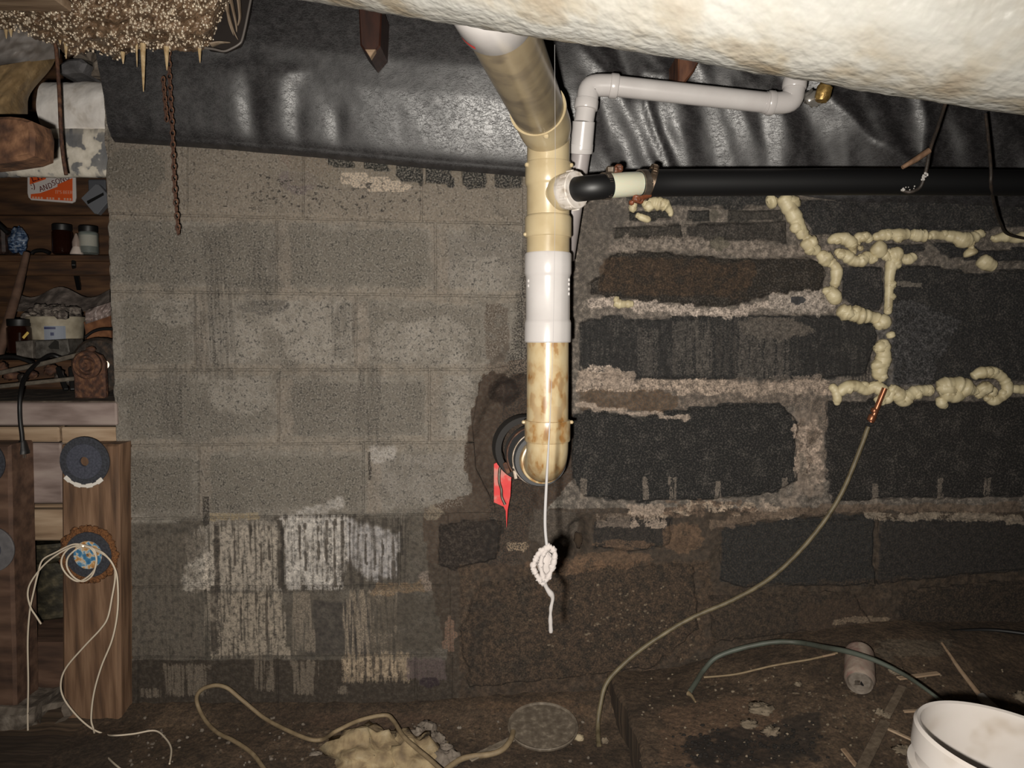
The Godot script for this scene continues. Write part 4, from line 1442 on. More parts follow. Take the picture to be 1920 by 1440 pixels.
func build_sheeting() -> void:
	var m := mat("black_woven_sheet", Color.WHITE, 0.44)
	m.metallic_specular = 0.84
	m.albedo_texture = noise_tex(0.02, 81, [[0.0, rgb(20, 18, 19)], [0.5, rgb(34, 32, 33)], [1.0, rgb(56, 53, 54)]])
	m.uv1_triplanar = true
	m.uv1_scale = Vector3(3.0, 3.0, 3.0)
	m.heightmap_enabled = true
	m.heightmap_texture = weave()
	m.heightmap_scale = 0.03
	m.roughness_texture = m.heightmap_texture
	m.roughness = 0.94
	M.sheet = m
	var st := begin()
	var p := []
	var nu := 340
	var nv := 64
	var dents := [[520, 180, 26, 60, 0.012], [548, 215, 14, 46, -0.012], [462, 200, 16, 60, -0.016], [625, 225, 12, 34, -0.008], [545, 135, 18, 12, 0.010], [430, 100, 30, 20, -0.012], [330, 150, 40, 60, 0.004]]
	for i in nu + 1:
		var px := lerpf(206, 2250, i / float(nu))
		var base := W(px, sheet_bottom(px), 1.86)
		var right := smoothstep(0.0, 0.3, base.x)
		var col := []
		for j in nv + 1:
			var v := j / float(nv)
			var hgt := 0.46 * pow(v, 1.25)
			var y := base.y + hgt
			# profile: turns back to the wall at the hem, bellies out, leans back above
			var o := 0.012 + 0.030 * (1.0 - exp(-hgt / 0.012)) + 0.33 * minf(hgt, 0.09) + 0.27 * clampf(hgt - 0.09, 0.0, 0.07) + 0.14 * clampf(hgt - 0.16, 0.0, 0.07) - 0.06 * maxf(hgt - 0.24, 0.0)
			if hgt < 0.012:
				o += 0.004
			var w := fold(base.x, y) * smoothstep(0.0, 0.05, hgt)
			o = lerpf(o, 0.05 + 0.25 * minf(hgt, 0.2), right * 0.75) + w
			for e in dents:
				var c := W(e[0], e[1], 1.8)
				var q := Vector2((base.x - c.x) / (e[2] * 1.3 / F * 1.8), (y - c.y) / (e[3] * 1.0 / F * 1.8)).length_squared()
				if q < 6.0:
					o += 0.55 * e[4] * exp(-q)
			o = maxf(o, 0.008)
			var x := base.x + 0.004 * nz.get_noise_1d(y * 12.0) * (1.0 if i == 0 else 0.0)
			if base.x < -0.95:
				x += 0.012 * sin(hgt * 14.0) * smoothstep(-0.95, -1.02, base.x)
			col.append(Vector3(x, y, -WD + o))
		p.append(col)
	grid(st, p)
	var sheet := thing("black_sheeting", "wrinkled black sheeting draped over the top of the cellar wall", "sheeting", W(960, 330, 1.86))
	obj("sheet", st, m, sheet)
	st = begin()
	var hem := []
	for i in range(0, nu + 1, 4):
		hem.append(p[i][0] + Vector3(0, 0.002, -0.001))
	tube(st, hem, 0.0022, 6)
	obj("hem", st, m, sheet)
	# the sill and joist ends behind the sheeting
	st = begin()
	box(st, Vector3(0.28, 1.8, -2.02), Vector3(2.6, 0.16, 0.18), 0.006)
	tag(obj("sill_beam", st, M.plank), "dark timber sill resting on the wall behind the black sheeting", "beam")


func weave() -> ImageTexture:                                    # matted fibres
	var im := Image.create(512, 512, false, Image.FORMAT_L8)
	im.fill(Color(0.45, 0.45, 0.45))
	var r := RandomNumberGenerator.new()
	r.seed = 5
	for k in 11000:
		var x := r.randf() * 512.0
		var y := r.randf() * 512.0
		var a := r.randfn(0.0, 0.45) + (PI / 2 if k % 2 else 0.0)
		var g := r.randf_range(0.42, 0.64) if k % 2 else r.randf_range(0.66, 1.0)
		for s in r.randi_range(6, 22):
			im.set_pixel(posmod(int(x), 512), posmod(int(y), 512), Color(g, g, g))
			x += cos(a)
			y += sin(a)
			a += r.randfn(0.0, 0.08)
	return ImageTexture.create_from_image(im)


# ---------------------------------------------------------------- the insulated pipe, frosted insulation, chain and rods
func build_overhead() -> void:
	# insulated pipe: its lower outline crosses the picture from (560, -2) to (1920, 217)
	var r := 0.12
	var da := ray(560, -2)
	var db := ray(1920, 217)
	var n := da.cross(db).normalized()
	if n.y < 0:
		n = -n
	var pa := W(560, -2, 0.93)
	var pb := W(1920, 217, 0.74)
	var a := pa.lerp(pb, -0.75) + n * r
	var b := pa.lerp(pb, 1.9) + n * r
	var ip := thing("insulated_pipe", "thick pipe wrapped in cream lumpy insulation crossing overhead", "pipe", (a + b) / 2)
	var st := begin()
	var x := (b - a).normalized()
	var u := x.cross(Vector3.UP).normalized()
	var v := x.cross(u)
	var p := []
	for i in 261:
		var col := []
		for j in 121:
			var an := TAU * (j % 120) / 120.0
			var c := a.lerp(b, i / 260.0)
			var d := u * cos(an) + v * sin(an)
			var q := c + d * r
			var k := 0.0022 * nz.get_noise_3dv(q * 9.0) + 0.0016 * nz.get_noise_3dv(q * 30.0) + 0.0011 * nz.get_noise_3dv(q * 95.0)
			col.append(q + d * k)
		p.append(col)
	grid(st, p)
	var m := mat("cream_insulation", Color.WHITE, 0.36)
	m.albedo_texture = noise_tex(0.012, 91, [[0.0, rgb(108, 92, 70)], [0.3, rgb(126, 119, 106)], [0.46, rgb(138, 136, 130)], [1.0, rgb(143, 143, 140)]])
	m.uv1_triplanar = true
	m.uv1_scale = Vector3(1.6, 1.6, 1.6)
	m.heightmap_enabled = true
	m.heightmap_texture = noise_tex(0.085, 92, [])
	m.heightmap_scale = 0.2
	obj("wrap", st, m, ip)
	# the cream board just inside the upper left corner
	st = begin()
	bar(st, W(-60, -6, 1.5), W(112, -4, 1.5), 0.02, 0.08)
	tag(obj("cream_board", st, M.timber_flat), "sliver of pale board at the top left corner", "board")
	# frosted insulation
	var low := [[-30, 62], [40, 60], [70, 78], [100, 82], [128, 106], [160, 98], [182, 92], [215, 112], [240, 100], [262, 92], [300, 92], [330, 97], [372, 98], [396, 84], [410, 44], [440, -20]]
	st = begin()
	p = []
	var spots := []
	for i in 121:
		var px := lerpf(-30, 436, i / 120.0)
		var by := 60.0
		for k in low.size() - 1:
			if px >= low[k][0] and px <= low[k + 1][0]:
				by = lerpf(low[k][1], low[k + 1][1], (px - low[k][0]) / (low[k + 1][0] - low[k][0]))
		by += 5.0 * nz.get_noise_1d(px * 0.11)
		var col := []
		for j in 41:
			var t := j / 40.0
			var py := lerpf(by, -50.0, t)
			var d := 1.72 - 0.16 * sin(minf(t * 1.7, 1.0) * PI / 2) + 0.035 * nz.get_noise_2d(px * 0.022, py * 0.03) + 0.014 * nz.get_noise_2d(px * 0.1, py * 0.1)
			var q := W(px, py, d)
			col.append(q)
			spots.append(q)
		p.append(col)
	grid(st, p)
	var fr := thing("frosted_insulation", "sagging brown insulation beaded with glittering droplets in the upper left corner", "insulation", W(220, 100, 1.7))
	obj("batt", st, mottled("wet_brown_insulation", [[0.0, rgb(58, 42, 30)], [0.45, rgb(110, 88, 68)], [1.0, rgb(164, 140, 116)]], Vector3(3, 3, 3), 0.02, 93, 0.35, 3.0, 0.06), fr)
	var mm := MultiMesh.new()
	mm.transform_format = MultiMesh.TRANSFORM_3D
	var ball := SphereMesh.new()
	ball.radius = 1.0
	ball.height = 2.0
	ball.radial_segments = 10
	ball.rings = 5
	var bead := mat("bead_of_water", rgb(214, 198, 176), 0.12)
	bead.metallic = 0.35
	ball.material = bead
	mm.mesh = ball
	mm.instance_count = 2600
	for k in 2600:
		var at: Vector3 = spots[rng.randi_range(0, spots.size() - 1)]
		if nz.get_noise_3dv(at * 12.0) < -0.12:
			at = spots[rng.randi_range(0, spots.size() - 1)]
		var s := rng.randf_range(0.0009, 0.0032)
		at += Vector3(rng.randf_range(-0.005, 0.005), rng.randf_range(-0.004, 0.004), 0.003)
		mm.set_instance_transform(k, Transform3D(Basis().scaled(Vector3(s, s * rng.randf_range(0.8, 1.5), s)), at - fr.position))
	var mi := MultiMeshInstance3D.new()
	mi.name = "droplets"
	mi.multimesh = mm
	mi.set_meta("kind", "stuff")
	fr.add_child(mi, true)
	# resin-like drips under it
	var drips := [[123, 62, 110, 6, "longest of the drips beside the rusty rod"], [112, 66, 84, 5, "short fat drip just right of the rusty rod"], [268, 82, 172, 6, "longest pale drip, over the black sheeting"], [256, 82, 126, 3, "thin drip just left of the longest one"], [374, 92, 118, 4, "rightmost small drip, near the torn flap"],
		[230, 98, 120, 5, "stubby drip over the sheeting's left corner"], [11, 56, 73, 4, "left one of two tiny drips at the left edge"], [20, 56, 70, 4, "right one of two tiny drips at the left edge"], [312, 88, 132, 6, "drip that hangs against the top of the chain"]]
	var dm := mottled("amber_drip", [[0.0, rgb(150, 122, 84)], [1.0, rgb(212, 192, 156)]], Vector3(6, 6, 6), 0.02, 94, 0.2)
	for e in drips:
		st = begin()
		var q0 := W(e[0], e[1], 1.68)
		var q1 := W(e[0] + 1, e[2], 1.68)
		var w: float = e[3] / F * 1.68
		tube(st, [q0, q0.lerp(q1, 0.2), q0.lerp(q1, 0.5), q0.lerp(q1, 0.8), q1], [w * 0.9, w * 0.75, w * 0.55, w * 0.35, w * 0.12], 8)
		tag(obj("drip", st, dm), "pale hardened " + e[4] as String, "drip", "drips under the frosted insulation")
	# torn flap of sheeting with its bright edge
	var fl := thing("torn_flap", "torn fold of black sheeting with grey paper shreds, right of the insulation", "sheeting", W(430, 60, 1.66))
	st = begin()
	prism(st, outline([[385, -20], [472, -20], [464, 30], [455, 70], [448, 84], [420, 96], [390, 92], [384, 40]], 1.72), -1.72, -1.735, 0.002)
	obj("dark_lining", st, mat("brown_black_lining", rgb(26, 18, 14), 0.6), fl)
	st = begin()
	tube(st, curve(ws([[474, -20], [466, 20], [460, 50], [454, 74], [449, 82], [436, 90], [420, 96], [400, 92], [384, 90]], 1.66), 5), 0.0026, 8)
	obj("edge", st, mat("scuffed_black_edge", rgb(96, 90, 86), 0.45), fl)
	for e in [[418, -10, 436, 52, 446, 74], [430, -14, 442, 40, 444, 60], [446, -14, 450, 30, 446, 48], [424, -10, 430, 40, 438, 66], [396, 84, 412, 80, 432, 80]]:
		st = begin()
		tube(st, curve(ws([[e[0], e[1]], [e[2], e[3]], [e[4], e[5]]], 1.685), 5), [0.012, 0.011, 0.010, 0.009, 0.008, 0.007, 0.006, 0.005, 0.004, 0.003, 0.002], 8, true, 0.35)
		obj("paper_shred", st, mottled("grey_brown_paper", [[0.0, rgb(96, 78, 60)], [1.0, rgb(160, 146, 130)]], Vector3(6, 1.5, 6), 0.02, 95, 0.6), fl)
	# stake ends poking through the sheeting
	st = begin()
	prism(st, outline([[672, 12], [716, 12], [713, 86], [694, 108], [675, 84]], 1.70), -1.70, -1.80, 0.004)
	var stake := tag(obj("stake_end", st, mottled("dark_red_stake", [[0.0, rgb(30, 14, 10)], [1.0, rgb(66, 36, 24)]], Vector3(3, 1, 3), 0.02, 96, 0.5)), "pointed dark red-brown stake pushed through the sheeting left of the tan pipe", "stake")
	st = begin()
	prism(st, outline([[684, 92], [704, 92], [694, 108]], 1.692), -1.692, -1.71, 0.002)
	obj("pale_tip", st, M.timber_flat, stake)
	st = begin()
	prism(st, outline([[1272, 100], [1318, 100], [1300, 136], [1280, 160], [1271, 158]], 1.70), -1.70, -1.80, 0.004)
	tag(obj("wood_splinter", st, mottled("red_brown_splinter", [[0.0, rgb(52, 26, 16)], [1.0, rgb(120, 80, 54)]], Vector3(3, 1, 3), 0.02, 97, 0.6)), "red-brown wood splinter showing above the white level pipe", "wood")
	# brass fitting behind the insulated pipe
	var vf := thing("brass_fitting", "dull brass fitting in torn foil right of the white pipe's elbow", "fitting", W(1536, 180, 1.6))
	st = begin()
	lathe(st, [[0.0, 0.0], [0.012, 0.0], [0.016, 0.008], [0.016, 0.03], [0.011, 0.036], [0.011, 0.06], [0.0, 0.06]], along(W(1540, 190, 1.6), W(1552, 140, 1.6)), 8)
	obj("brass_body", st, mottled("old_brass", [[0.0, rgb(96, 72, 34)], [1.0, rgb(196, 164, 100)]], Vector3(6, 6, 6), 0.02, 98, 0.4, 0.5, 0.05, 0.6), vf)
	st = begin()
	blob(st, W(1526, 184, 1.62), Vector3(0.022, 0.016, 0.01), 0.7, 5.0)
	obj("foil", st, mat("crumpled_foil", rgb(150, 146, 140), 0.3, 0.6), vf)
	# rusty rod and chain at the left
	st = begin()
	tube(st, curve(ws([[100, -20], [101, 60], [106, 100], [111, 170], [114, 240], [118, 290], [124, 328]], 1.7), 6), 0.0042, 8)
	tag(obj("rusty_rod", st, M.rust), "thin rusty rod hanging in front of the painted beam", "rod")
	var chain := thing("rusty_chain", "rusty link chain hanging down past the sheeting's hem", "chain", W(318, 95, 1.72))
	var link := TorusMesh.new()
	link.inner_radius = 0.0035
	link.outer_radius = 0.0071
	link.rings = 16
	link.ring_segments = 8
	var path := curve(ws([[316, 84], [318, 150], [322, 220], [325, 290], [328, 360], [334, 434]], 1.72), 12)
	var total := 34
	for i in total:
		var f := i / float(total - 1) * (path.size() - 1)
		var c0: Vector3 = path[int(f)].lerp(path[mini(int(f) + 1, path.size() - 1)], f - int(f))
		var o := MeshInstance3D.new()
		o.name = "link"
		o.mesh = link
		o.material_override = M.rust
		o.position = c0 - chain.position
		o.basis = Basis(Vector3(0, 1, 0), PI / 2 if i % 2 else 0.25) * Basis(Vector3.RIGHT, PI / 2) * Basis().scaled(Vector3(0.85, 1, 1.35))
		chain.add_child(o, true)
	for i in 9:
		var o := MeshInstance3D.new()
		o.name = "link"
		o.mesh = link
		o.material_override = M.rust
		o.position = W(306 + i * 0.8, 150 + i * 9.0, 1.725) - chain.position
		o.basis = Basis(Vector3(0, 1, 0), PI / 2 if i % 2 else -0.3) * Basis(Vector3.RIGHT, PI / 2) * Basis().scaled(Vector3(0.9, 1, 1.35))
		chain.add_child(o, true)


# ---------------------------------------------------------------- beads of spray foam along the joints
func foam(label: String, runs: Array, lumps := 0.35) -> void:    # runs: lists of [px, py, radius in pixels]
	var st := begin()
	for run in runs:
		var pts := []
		for e in run:
			var r: float = e[2] / F * WD
			pts.append(W(e[0], e[1], WD - 0.004 - r * 0.8))
		if pts.size() == 1:
			var r: float = run[0][2] / F * WD
			blob(st, pts[0], Vector3(r, r, r * 0.9), 0.35, 3.0)
			continue
		var c := curve(pts, 9)
		var rr := []
		for i in c.size():
			var f := i / 9.0
			var k := mini(int(f), run.size() - 2)
			var r: float = lerpf(run[k][2], run[k + 1][2], f - k) / F * WD
			var end := minf(1.0, minf(i + 0.5, c.size() - 0.5 - i) / 3.0)
			rr.append(1.08 * r * (1.0 + lumps * 0.9 * nz.get_noise_3dv(c[i] * 55.0)) * sqrt(end))
		tube(st, c, rr, 12)
		for i in range(2, c.size() - 2, 4):                      # where the foam swelled
			if rng.randf() < 0.4:
				var q: float = rr[i] * rng.randf_range(0.65, 0.95)
				blob(st, c[i] + Vector3(rng.randf_range(-0.5, 0.5), rng.randf_range(-0.6, 0.6), rng.randf_range(0.0, 0.4)) * rr[i], Vector3(q * rng.randf_range(0.8, 1.4), q, q), 0.35, 3.0)
	tag(obj("foam_bead", st, M.foam), label, "spray foam", "spray foam beads on the right half of the wall")


func build_foam() -> void:
	foam("fat foam bead running diagonally down from under the black pipe", [[[1466, 366, 13], [1478, 386, 14], [1490, 408, 13], [1502, 434, 11], [1508, 446, 9]], [[1508, 448, 12], [1520, 462, 12], [1536, 474, 8]], [[1536, 472, 9], [1546, 486, 11], [1552, 498, 6]]], 0.2)
	foam("round foam knob just left of the diagonal bead's top", [[[1440, 380, 14], [1452, 376, 11]]], 0.15)
	foam("short upright foam bead along the small square stone's left edge", [[[1556, 490, 8], [1567, 502, 10], [1568, 520, 9], [1564, 538, 7], [1563, 546, 6]]])
	foam("egg-shaped foam lump at the square stone's lower left corner", [[[1554, 544, 10], [1564, 556, 13], [1568, 570, 8]]], 0.1)
	foam("knobbly foam bead under the small square stone", [[[1572, 578, 11], [1590, 588, 13], [1612, 592, 13], [1632, 594, 11], [1650, 600, 9]]], 0.5)
	foam("thin upright foam bead along the small square stone's right edge", [[[1680, 478, 11], [1672, 496, 10], [1668, 520, 8], [1667, 545, 7], [1666, 570, 7], [1664, 590, 7]]], 0.2)
	foam("foam crown with three arms on top of the thin upright bead", [[[1660, 486, 8], [1676, 478, 13], [1690, 478, 12]], [[1690, 484, 8], [1704, 486, 9], [1716, 478, 8]]])
	foam("teardrop foam lump between the two upper horizontal beads", [[[1638, 458, 12], [1648, 468, 14], [1652, 482, 8]]], 0.1)
	foam("smooth brownish foam lump where three joints meet", [[[1646, 598, 11], [1656, 604, 14], [1662, 610, 9]]], 0.1)
	foam("thick foam column running down to the lower long bead", [[[1668, 622, 8], [1672, 634, 8]], [[1654, 636, 9], [1656, 652, 12], [1656, 672, 13], [1650, 692, 13], [1644, 712, 9]]], 0.3)
	foam("forked foam bead hanging over the dark chips, upper joint left", [[[1552, 454, 6], [1572, 446, 9], [1592, 452, 12], [1600, 468, 6], [1600, 478, 4]], [[1576, 448, 9], [1594, 446, 11]]])
	foam("foam bridge with small holes in the upper joint", [[[1604, 458, 7], [1610, 446, 9], [1624, 444, 9], [1632, 454, 6]], [[1612, 462, 5], [1616, 470, 4]]])
	foam("wavy foam bead just above the small square stone", [[[1568, 476, 8], [1584, 478, 11], [1598, 488, 9], [1614, 490, 10], [1626, 480, 9], [1640, 492, 7]]])
	foam("left length of the long upper horizontal foam bead", [[[1636, 446, 7], [1660, 440, 9], [1690, 440, 11], [1704, 438, 8]], [[1706, 438, 9], [1722, 442, 10], [1738, 442, 10]]], 0.25)
	foam("right length of the long upper horizontal foam bead", [[[1742, 440, 9], [1770, 442, 8], [1790, 444, 11], [1806, 450, 13], [1824, 446, 11], [1838, 436, 6]]], 0.45)
	foam("dirty foam bead at the right edge of the frame, upper joint", [[[1860, 450, 7], [1884, 444, 9], [1904, 448, 8], [1930, 440, 9]]], 0.4)
	foam("pair of foam lumps with a dark end, upper right", [[[1816, 466, 9], [1822, 480, 12]], [[1836, 484, 10], [1850, 494, 13], [1864, 500, 11]]], 0.2)
	foam("snaking left end of the lower long foam bead", [[[1556, 722, 6], [1566, 732, 8], [1570, 748, 8], [1568, 760, 4]], [[1572, 740, 8], [1586, 726, 10], [1606, 724, 10], [1624, 732, 9], [1640, 726, 10], [1654, 732, 11], [1664, 742, 9]]], 0.2)
	foam("looped foam bead just right of the copper tube's tip", [[[1650, 752, 9], [1664, 748, 9], [1674, 734, 10], [1684, 740, 12], [1692, 752, 10], [1704, 742, 13], [1720, 734, 11], [1736, 732, 10], [1748, 730, 8]]], 0.35)
	foam("plaited fat foam lump with a drooping tail", [[[1758, 728, 12], [1774, 722, 15], [1792, 722, 15], [1810, 728, 15], [1824, 732, 9]], [[1764, 738, 12], [1784, 740, 14], [1806, 740, 11]], [[1764, 744, 9], [1766, 756, 10], [1774, 762, 6]]], 0.4)
	foam("open ring of foam at the lower right joint", [[[1822, 708, 7], [1836, 700, 10], [1856, 698, 10], [1874, 704, 9], [1886, 718, 9], [1888, 734, 9], [1876, 746, 8], [1860, 752, 8], [1850, 744, 6]], [[1836, 744, 6], [1844, 730, 11], [1856, 730, 7], [1868, 736, 6]]], 0.3)
	foam("short foam bead running off the frame's right edge, lower joint", [[[1894, 728, 6], [1912, 730, 8], [1934, 730, 8]]], 0.3)
	foam("foam bead with a drooping end under the hose clamp", [[[1180, 384, 8], [1194, 388, 9]], [[1204, 386, 9], [1218, 380, 10], [1232, 382, 12], [1248, 386, 10], [1257, 398, 5], [1256, 406, 4]]], 0.45)
	foam("small pale foam finger below the clamp's bead", [[[1192, 402, 5], [1204, 408, 6], [1220, 413, 5]]], 0.3)
	foam("lone small double foam lump left on the pale mortar line", [[[1152, 566, 6], [1162, 570, 8], [1176, 570, 7], [1188, 570, 6]]], 0.5)


# ---------------------------------------------------------------- what stands, lies and hangs in the workbench bay
func jar(called: String, label: String, px: float, top: float, bottom: float, wide: float, d: float, glass: Material, fill: Array) -> Node3D:
	var b := W(px, bottom, d)
	var h := W(px, top, d).y - b.y
	var r := wide / F * d / 2.0
	var t := thing(called, label, "jar", b)
	var st := begin()
	lathe(st, [[0.0, 0.0], [r * 0.86, 0.0], [r, h * 0.06], [r, h * 0.72], [r * 0.86, h * 0.8], [r * 0.86, h * 0.95], [r * 0.8, h * 0.95], [r * 0.8, h * 0.79], [r * 0.93, h * 0.71], [r * 0.93, h * 0.07], [0.0, h * 0.05]], Transform3D(Basis(), b), 28)
	obj("glass", st, glass, t)
	st = begin()
	lathe(st, [[0.0, h * 0.79], [r * 0.92, h * 0.79], [r * 0.94, h * 0.81], [r * 0.94, h * 0.98], [r * 0.9, h], [0.0, h]], Transform3D(Basis(), b), 28)
	obj("lid", st, M.black, t)
	for f in fill:
		st = begin()
		lathe(st, [[0.0, h * f[0]], [r * 0.88, h * f[0]], [r * 0.88, h * f[1]], [0.0, h * f[1]]], Transform3D(Basis(), b), 24)
		obj("contents", st, f[2], t)
	return t


func disc(label: String, px: float, py: float, r: float, d: float, rings: Array, hole: float, thick := 0.006) -> Node3D:   # rings: [[inner, outer, material, name], ...] as shares of r
	var c := W(px, py, d)
	var rr := r / F * d
	var t := thing("abrasive_disc", label, "disc", c)
	var xf := Transform3D(Basis(Vector3.RIGHT, PI / 2), c + Vector3(0, 0, -thick / 2))
	for e in rings:
		var st := begin()
		var i0: float = maxf(e[0] * rr, hole / F * d)
		var th: float = thick + (0.0012 if e[0] == 0.0 else 0.0)
		lathe(st, [[i0, 0.0], [e[1] * rr * 0.99, 0.0], [e[1] * rr, thick * 0.3], [e[1] * rr, th * 0.8], [e[1] * rr * 0.985, th], [i0, th], [i0, 0.0]], xf, 40)
		obj(e[3], st, e[2], t)
	return t


func build_bay_things() -> void:
	var st: SurfaceTool
	# --- on the back wall
	var sign := thing("card_sign", "orange and white printed card with dark red handwriting on the back wall", "sign", W(97, 345, 2.74))
	var sd := 2.755
	st = begin()
	prism(st, outline([[51, 296], [140, 298], [142, 370], [140, 378], [134, 381], [58, 375], [53, 370], [51, 362]], sd), -sd, -sd - 0.006, 0.0015)
	obj("card", st, mat("off_white_card", rgb(214, 206, 202), 0.6), sign)
	var orange := mat("orange_print", rgb(226, 92, 34), 0.6)
	st = begin()
	prism(st, outline([[56, 300], [90, 300], [86, 336], [56, 346]], sd), -sd + 0.0012, -sd, 0.0004)
	prism(st, outline([[76, 362], [136, 340], [136, 377], [58, 372], [58, 364]], sd), -sd + 0.0012, -sd, 0.0004)
	prism(st, outline([[108, 346], [136, 334], [136, 342], [108, 352]], sd), -sd + 0.0013, -sd, 0.0004)
	obj("orange_field", st, orange, sign)
	var ink := mat("dark_red_ink", rgb(92, 18, 24), 0.6)
	var pale := mat("pale_print", rgb(226, 176, 150), 0.6)
	letters(sign, "LIKE", W(62, 347, sd), 0.030, 0.30, ink)
	letters(sign, ":)", W(60, 359, sd), 0.022, 0.2, ink)
	letters(sign, "AND", W(77, 363, sd), 0.019, 0.33, ink)
	letters(sign, "SONG", W(101, 352, sd), 0.019, 0.36, ink)
	letters(sign, "IT'S BEER", W(104, 365, sd), 0.0115, -0.03, pale)
	st = begin()
	for i in 14:                                                 # the last printed line is past reading
		if i in [4, 8, 10]:
			continue
		pbox(st, 60 + i * 5.4, 368.5 + i * 0.25, 63.6 + i * 5.4, 372.5 + i * 0.25, sd - 0.0018, sd, 0.0003)
	obj("worn_print", st, pale, sign)
	var pl := thing("switch_plate", "tilted grey metal plate with a dark slot nailed to the back wall", "plate", W(180, 370, 2.74))
	st = begin()
	prism(st, outline([[153, 372], [180, 345], [186, 346], [206, 368], [206, 376], [184, 402], [178, 401]], 2.74), -2.735, -2.76, 0.002)
	obj("plate", st, mat("grey_plate", rgb(128, 130, 136), 0.5, 0.3), pl)
	st = begin()
	prism(st, outline([[163, 377], [194, 361], [195, 366], [165, 383]], 2.735), -2.733, -2.74, 0.0006)
	obj("slot", st, M.black, pl)
	st = begin()
	pbox(st, 164, 336, 198, 362, 2.755, 2.765)
	tag(obj("grey_card", st, mat("grey_card", rgb(84, 86, 92), 0.7)), "plain grey card behind the tilted switch plate", "card")
	# --- on the shelf
	var amber := mat("brown_glass", Color(0.16, 0.07, 0.04, 0.55), 0.08)
	amber.transparency = BaseMaterial3D.TRANSPARENCY_ALPHA
	var clear := mat("clear_glass", Color(0.8, 0.85, 0.82, 0.12), 0.05)
	clear.transparency = BaseMaterial3D.TRANSPARENCY_ALPHA
	jar("brown_jar", "dark brown jar with a black lid on the shelf", 118, 421, 477, 35, 2.62, amber, [[0.07, 0.45, mat("brown_powder", rgb(70, 44, 30), 0.9)]])
	jar("glass_jar", "clear jar with white label and dark bits on the shelf", 167, 424, 478, 34, 2.62, clear, [[0.06, 0.28, M.iron], [0.29, 0.68, mat("white_filling", rgb(176, 168, 156), 0.8)]])
	var fu := thing("plastic_funnel", "small white cone standing between the two shelf jars", "funnel", W(144, 477, 2.6))
	st = begin()
	lathe(st, [[0.0, 0.0], [0.021, 0.0], [0.021, 0.004], [0.012, 0.026], [0.0, 0.028]], Transform3D(Basis(), W(144, 477, 2.6)), 20)
	obj("base_cone", st, mat("white_cone", rgb(206, 190, 180), 0.5), fu)
	st = begin()
	lathe(st, [[0.0, 0.026], [0.013, 0.026], [0.0135, 0.042], [0.003, 0.072], [0.0, 0.072]], Transform3D(Basis(), W(144, 477, 2.6)), 20)
	obj("tip_cone", st, mat("grey_cone", rgb(150, 132, 122), 0.5), fu)
	st = begin()
	tube(st, curve(ws([[60, 475], [66, 471], [80, 470], [93, 475]], 2.62), 4), 0.008, 8, true, 0.8)
	tag(obj("shelf_tin", st, M.black), "flat black tin lying left of the brown jar on the shelf", "lid")
	var bag := thing("blue_packet", "crumpled blue and white packet at the shelf's left end", "packet", W(34, 477, 2.6))
	st = begin()
	blob(st, W(34, 452, 2.62), Vector3(0.034, 0.046, 0.02), 0.5, 4.0)
	obj("packet", st, mottled("blue_film", [[0.0, rgb(20, 26, 40)], [0.5, rgb(40, 62, 96)], [0.62, rgb(130, 150, 176)], [1.0, rgb(170, 160, 156)]], Vector3(5, 9, 5), 0.02, 111, 0.35), bag)
	st = begin()
	pbox(st, -20, 425, 8, 476, 2.6, 2.68, 0.008)
	tag(obj("dark_tin", st, mottled("dark_tin", [[0.0, rgb(26, 20, 18)], [1.0, rgb(84, 64, 58)]], Vector3(4, 4, 4), 0.02, 112, 0.5)), "dark tin at the shelf's far left, cut by the frame", "tin")
	st = begin()
	tube(st, [W(50, 474, 2.38), W(34, 540, 2.34), W(16, 600, 2.3), W(-4, 672, 2.26)], [0.010, 0.013, 0.014, 0.014], 10)
	tag(obj("leaning_handle", st, M.rail), "dark wooden handle leaning from bench to shelf", "handle")
	st = begin()
	tube(st, [W(-10, 414, 2.5), W(16, 438, 2.5)], 0.008, 8)
	tag(obj("dark_strap", st, M.black), "short black strap crossing in front of the dark tin", "strap")
	# --- on the bench
	var b := W(107, 655, 2.38)
	var pail := thing("plaster_pail", "off-white plastic pail with a worn blue label, heaped with rubble", "pail", Vector3(b.x, W(100, 740, 1.9).y + 0.09, b.z))
	var by := pail.position.y
	var ty := W(107, 594, 2.38).y
	var hh := ty - by
	st = begin()
	lathe(st, [[0.0, 0.0], [0.068, 0.0], [0.0705, 0.003], [0.080, hh - 0.02], [0.083, hh - 0.02], [0.084, hh - 0.004], [0.082, hh], [0.079, hh], [0.067, 0.006], [0.0, 0.006]], Transform3D(Basis(), pail.position), 40)
	obj("tub", st, mottled("dusty_off_white", [[0.0, rgb(130, 120, 102)], [1.0, rgb(188, 178, 158)]], Vector3(3, 3, 3), 0.015, 113, 0.6), pail)
	st = begin()
	curved_label(st, pail.position, 0.0765, 0.003, hh - 0.082, hh - 0.03, -0.12, 0.62)
	obj("label", st, mat("faded_label", rgb(128, 134, 146), 0.6), pail)
	st = begin()
	curved_label(st, pail.position, 0.0785, 0.0035, hh - 0.040, hh - 0.033, -0.10, 0.28)
	curved_label(st, pail.position, 0.0775, 0.0035, hh - 0.060, hh - 0.050, 0.10, 0.22)
	for i in 3:
		curved_label(st, pail.position, 0.0755, 0.0035, hh - 0.078 - i * 0.008, hh - 0.075 - i * 0.008, 0.28, 0.6)
	obj("print", st, mat("navy_print", rgb(40, 46, 84), 0.6), pail)
	st = begin()
